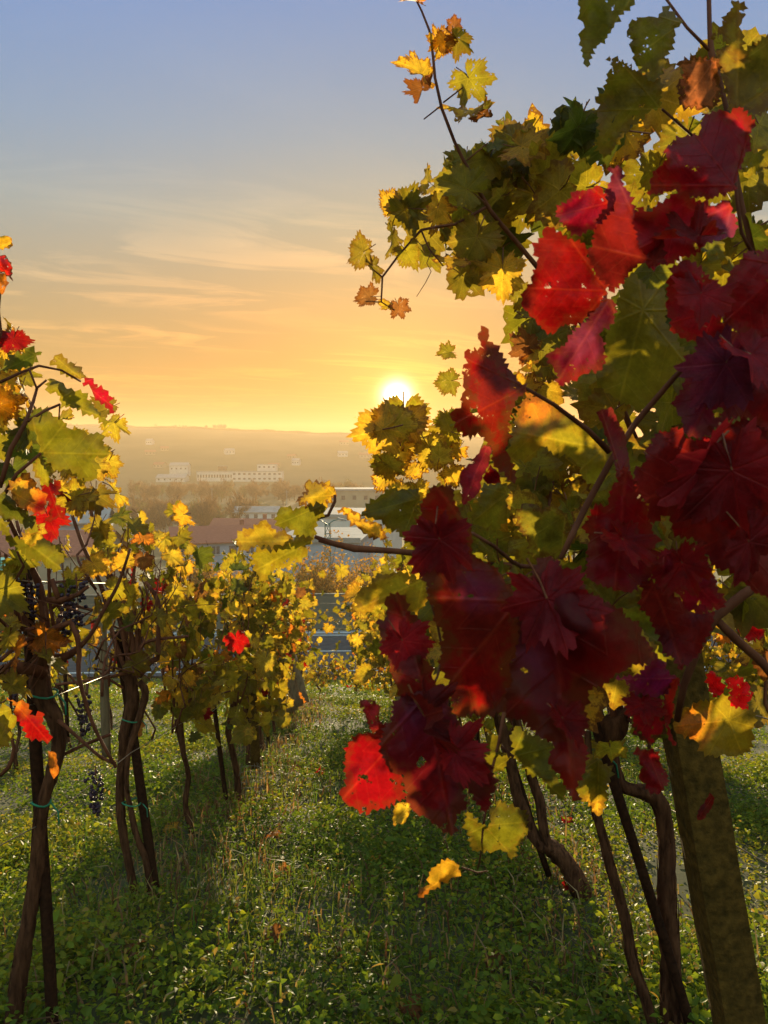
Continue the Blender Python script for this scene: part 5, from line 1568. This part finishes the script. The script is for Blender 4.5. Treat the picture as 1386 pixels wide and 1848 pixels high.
# ------------------------------------------------------------------ trees
def tree_meshes(seed, h, kind, n=420):
    r_ = np.random.default_rng(seed)
    m_ = MB()
    m_.tube([(0, 0, -1), (.1, 0, h * .2), (-.05, .1, h * .5), (0, 0, h * .85)], [h * .028, h * .022, h * .014, h * .004], 7, rough=.1, seed=seed)
    ends = []
    for k in range(11):
        z = h * r_.uniform(.18, .7)
        a = r_.uniform(0, 2 * PI)
        L = h * r_.uniform(.25, .45) * (1 - .4 * z / h)
        e = np.array([math.cos(a) * L * .75, math.sin(a) * L * .75, z + L * .75])
        mid = np.array([e[0] * .45, e[1] * .45, z + L * .28])
        m_.tube([(0, 0, z), mid, e], [h * .012, h * .008, h * .003], 5)
        ends += [mid, e]
        for q in range(3):
            e2 = e + r_.normal(0, h * .09, 3) + [0, 0, h * .04]
            m_.tube([mid * .4 + e * .6, e2], [h * .005, h * .0015], 4)
            ends.append(e2)
    me_t = (np.concatenate(m_.V), np.concatenate(m_.F))
    ends = np.array(ends + [np.array([0, 0, h * .8])])
    pals = {'bare': [(.11, .065, .04), (.14, .085, .05), (.09, .055, .038)], 'green': [(.06, .075, .02), (.09, .09, .025), (.045, .06, .02)],
            'gold': [(.30, .15, .03), (.36, .2, .04), (.22, .12, .03), (.17, .12, .03)]}[kind]
    c = ends[r_.integers(len(ends), size=n)] + r_.normal(0, h * .065, (n, 3))
    c[:, 2] = np.maximum(c[:, 2], h * .12)
    if kind == 'bare':        # bundles of fine twigs
        dr = c - np.array([0, 0, h * .35]) + r_.normal(0, h * .12, (n, 3))
        dr /= np.linalg.norm(dr, axis=1, keepdims=True)
        sd = np.cross(dr, r_.normal(0, 1, (n, 3)))
        sd /= np.linalg.norm(sd, axis=1, keepdims=True)
        L = h * r_.uniform(.05, .13, n)[:, None]
        w = h * .0075
        V = np.stack([c - sd * w - dr * L, c + sd * w - dr * L, c + dr * L + sd * L * .25, c + dr * L * .8 - sd * L * .2], 1)
        F = np.array([[0, 1, 2], [0, 1, 3]])[None] + (np.arange(n) * 4)[:, None, None]
        nv = 4
    else:
        s = h * r_.uniform(.010, .024, n)[:, None]
        u = r_.normal(0, 1, (n, 3))
        u /= np.linalg.norm(u, axis=1, keepdims=True)
        v = np.cross(u, r_.normal(0, 1, (n, 3)))
        v /= np.linalg.norm(v, axis=1, keepdims=True)
        V = np.stack([c - u * s, c + v * s * .7, c + u * s, c - v * s * .7], 1)
        F = np.array([[0, 1, 2], [0, 2, 3]])[None] + (np.arange(n) * 4)[:, None, None]
        nv = 4
    T = np.array(pals)[r_.integers(0, len(pals), n)] * r_.uniform(.75, 1.25, n)[:, None]
    T = np.concatenate([np.repeat(T, nv, 0), np.ones((n * nv, 1))], 1)
    t = np_mesh('trunk', me_t[0], me_t[1], [M_TBARK])
    cr = np_mesh('crown', V.reshape(-1, 3), F.reshape(-1, 3), [M_CROWN], None, False, T)
    return t, cr


def tree(name, label, ms, p, s=1.0, rz=0.0, group=None):
    root = empty(name, p, rz)
    root.scale = (s, s, s)
    tag(root, label, 'tree', group)
    link('trunk', ms[0], root)
    link('crown', ms[1], root)
    return root


BARE = [tree_meshes(60 + i, 10, 'bare', 900) for i in range(4)]
GREEN = [tree_meshes(70 + i, 10, 'green', 1100) for i in range(3)]
GOLD = [tree_meshes(80 + i, 6, 'gold', 2600) for i in range(2)]
rr = np.random.default_rng(41)
gB, gG = 'bare brown trees in the valley', 'green trees in the valley'
for k in range(170):
    far = k < 120
    px = rr.uniform(230, 640)
    py = rr.uniform(880, 912) if far else rr.uniform(930, 968)
    if not far and px > 470:
        px = rr.uniform(240, 440)
    p, dd = ground_hit(px, py, 560)
    grn = rr.uniform() < .2
    tree('bushy_tree' if grn else 'bare_tree', 'green bushy tree in the hazy belt of trees in the valley' if grn else 'leafless brown tree in the hazy belt of trees in the valley', (GREEN if grn else BARE)[rr.integers(3)], p,
         max(.3, (py - (rr.uniform(868, 884) if far else rr.uniform(893, 925))) * dd / FPX / 10), rr.uniform(0, 6), gG if grn else gB)
for k in range(60):
    px = rr.uniform(-60, 230) if k < 18 else rr.uniform(630, 1500)
    p, dd = ground_hit(px, rr.uniform(880, 960), 500)
    tree('bare_tree', 'leafless brown tree in the valley behind the vine leaves', BARE[rr.integers(4)], p, rr.uniform(.7, 1.1), rr.uniform(0, 6), 'bare trees half hidden by the vines')
for k, (px, pyt, d, s) in enumerate([(572, 1008, 50, 1.0), (548, 1025, 47, .75), (365, 1012, 62, .9), (395, 1040, 52, .75), (330, 1030, 60, .8), (628, 1030, 54, .9), (662, 1018, 58, .85)]):
    p = P(px, pyt, d)
    tree('golden_tree', ['golden brown tree rising over the end of the grey wall', 'smaller rusty tree left of the golden brown one', 'golden tree in front of the pale blue house', 'low rusty bush below the red roofed house', 'thin golden tree behind the left row', 'golden tree at the foot of the lattice mast', 'golden tree behind the right row of vines'][k],
         GOLD[k % 2], (p.x, p.y, p.z - 6 * s * 1.0), s, rr.uniform(0, 6), 'golden trees behind the wall')
for k, px in enumerate([282, 312, 318, 325, 331, 336, 352, 372, 388, 394, 399, 405, 412, 128, 140, 520, 560, 610]):
    p0 = P(px, 790, 1)
    dirv = p0 - C0
    y = 1098.0
    x = dirv.x / dirv.y * y
    sc_ = [.8, .5, .55, .6, .55, .5, .3, .7, .8, .9, 1.0, .9, .5, .5, .4, .2, .2, .2][k] * .9
    tree('ridge_tree', 'small tree standing on the crest of the far hill', (BARE if k % 3 else GREEN)[k % 3], (x, y, float(zt(x, y)) - .3), sc_, rr.uniform(0, 6), 'trees on the ridge of the far hill')
# hedge line along the ridge
m_ = MB()
hx = np.linspace(-600, 500, 220)
V, F = [], []
for i, x in enumerate(hx):
    z = float(zt(x, 1100))
    hh_ = 2.8 + .6 * math.sin(x * .13) + rr.uniform(-.4, .4)
    V += [(x, 1098.5, z - 1), (x, 1099.2, z + hh_), (x, 1101.5, z + hh_ * .9), (x, 1102, z - 1)]
for i in range(len(hx) - 1):
    for j in range(3):
        a, b = i * 4 + j, (i + 1) * 4 + j
        F += [(a, b, b + 1), (a, b + 1, a + 1)]
m_.add(V, F)
hg = m_.build('hedge', plain('hedge_leaf', (.03, .035, .012), (.06, .06, .02), .8, .9), loc=(0, 1100, 0), origin=(0, 1100, 0))
tag(hg, 'dark hedge line along the crest of the far hill', 'hedge')

# ------------------------------------------------------------------ haze in the valley air
m_ = MB()
m_.box((0, 760, (50 - 27) / 2), (2990, 1680, 77))
hm, nt, out = new_mat('haze_air')
pv = nt.nodes.new('ShaderNodeVolumePrincipled')
pv.inputs['Color'].default_value = (1.0, .72, .42, 1)
pv.inputs['Density'].default_value = HAZE_DENSITY
pv.inputs['Anisotropy'].default_value = .3
nt.links.new(pv.outputs[0], out.inputs['Volume'])
hz = m_.build('haze', hm)
tag(hz, 'golden evening haze over the valley', None, None, 'stuff')
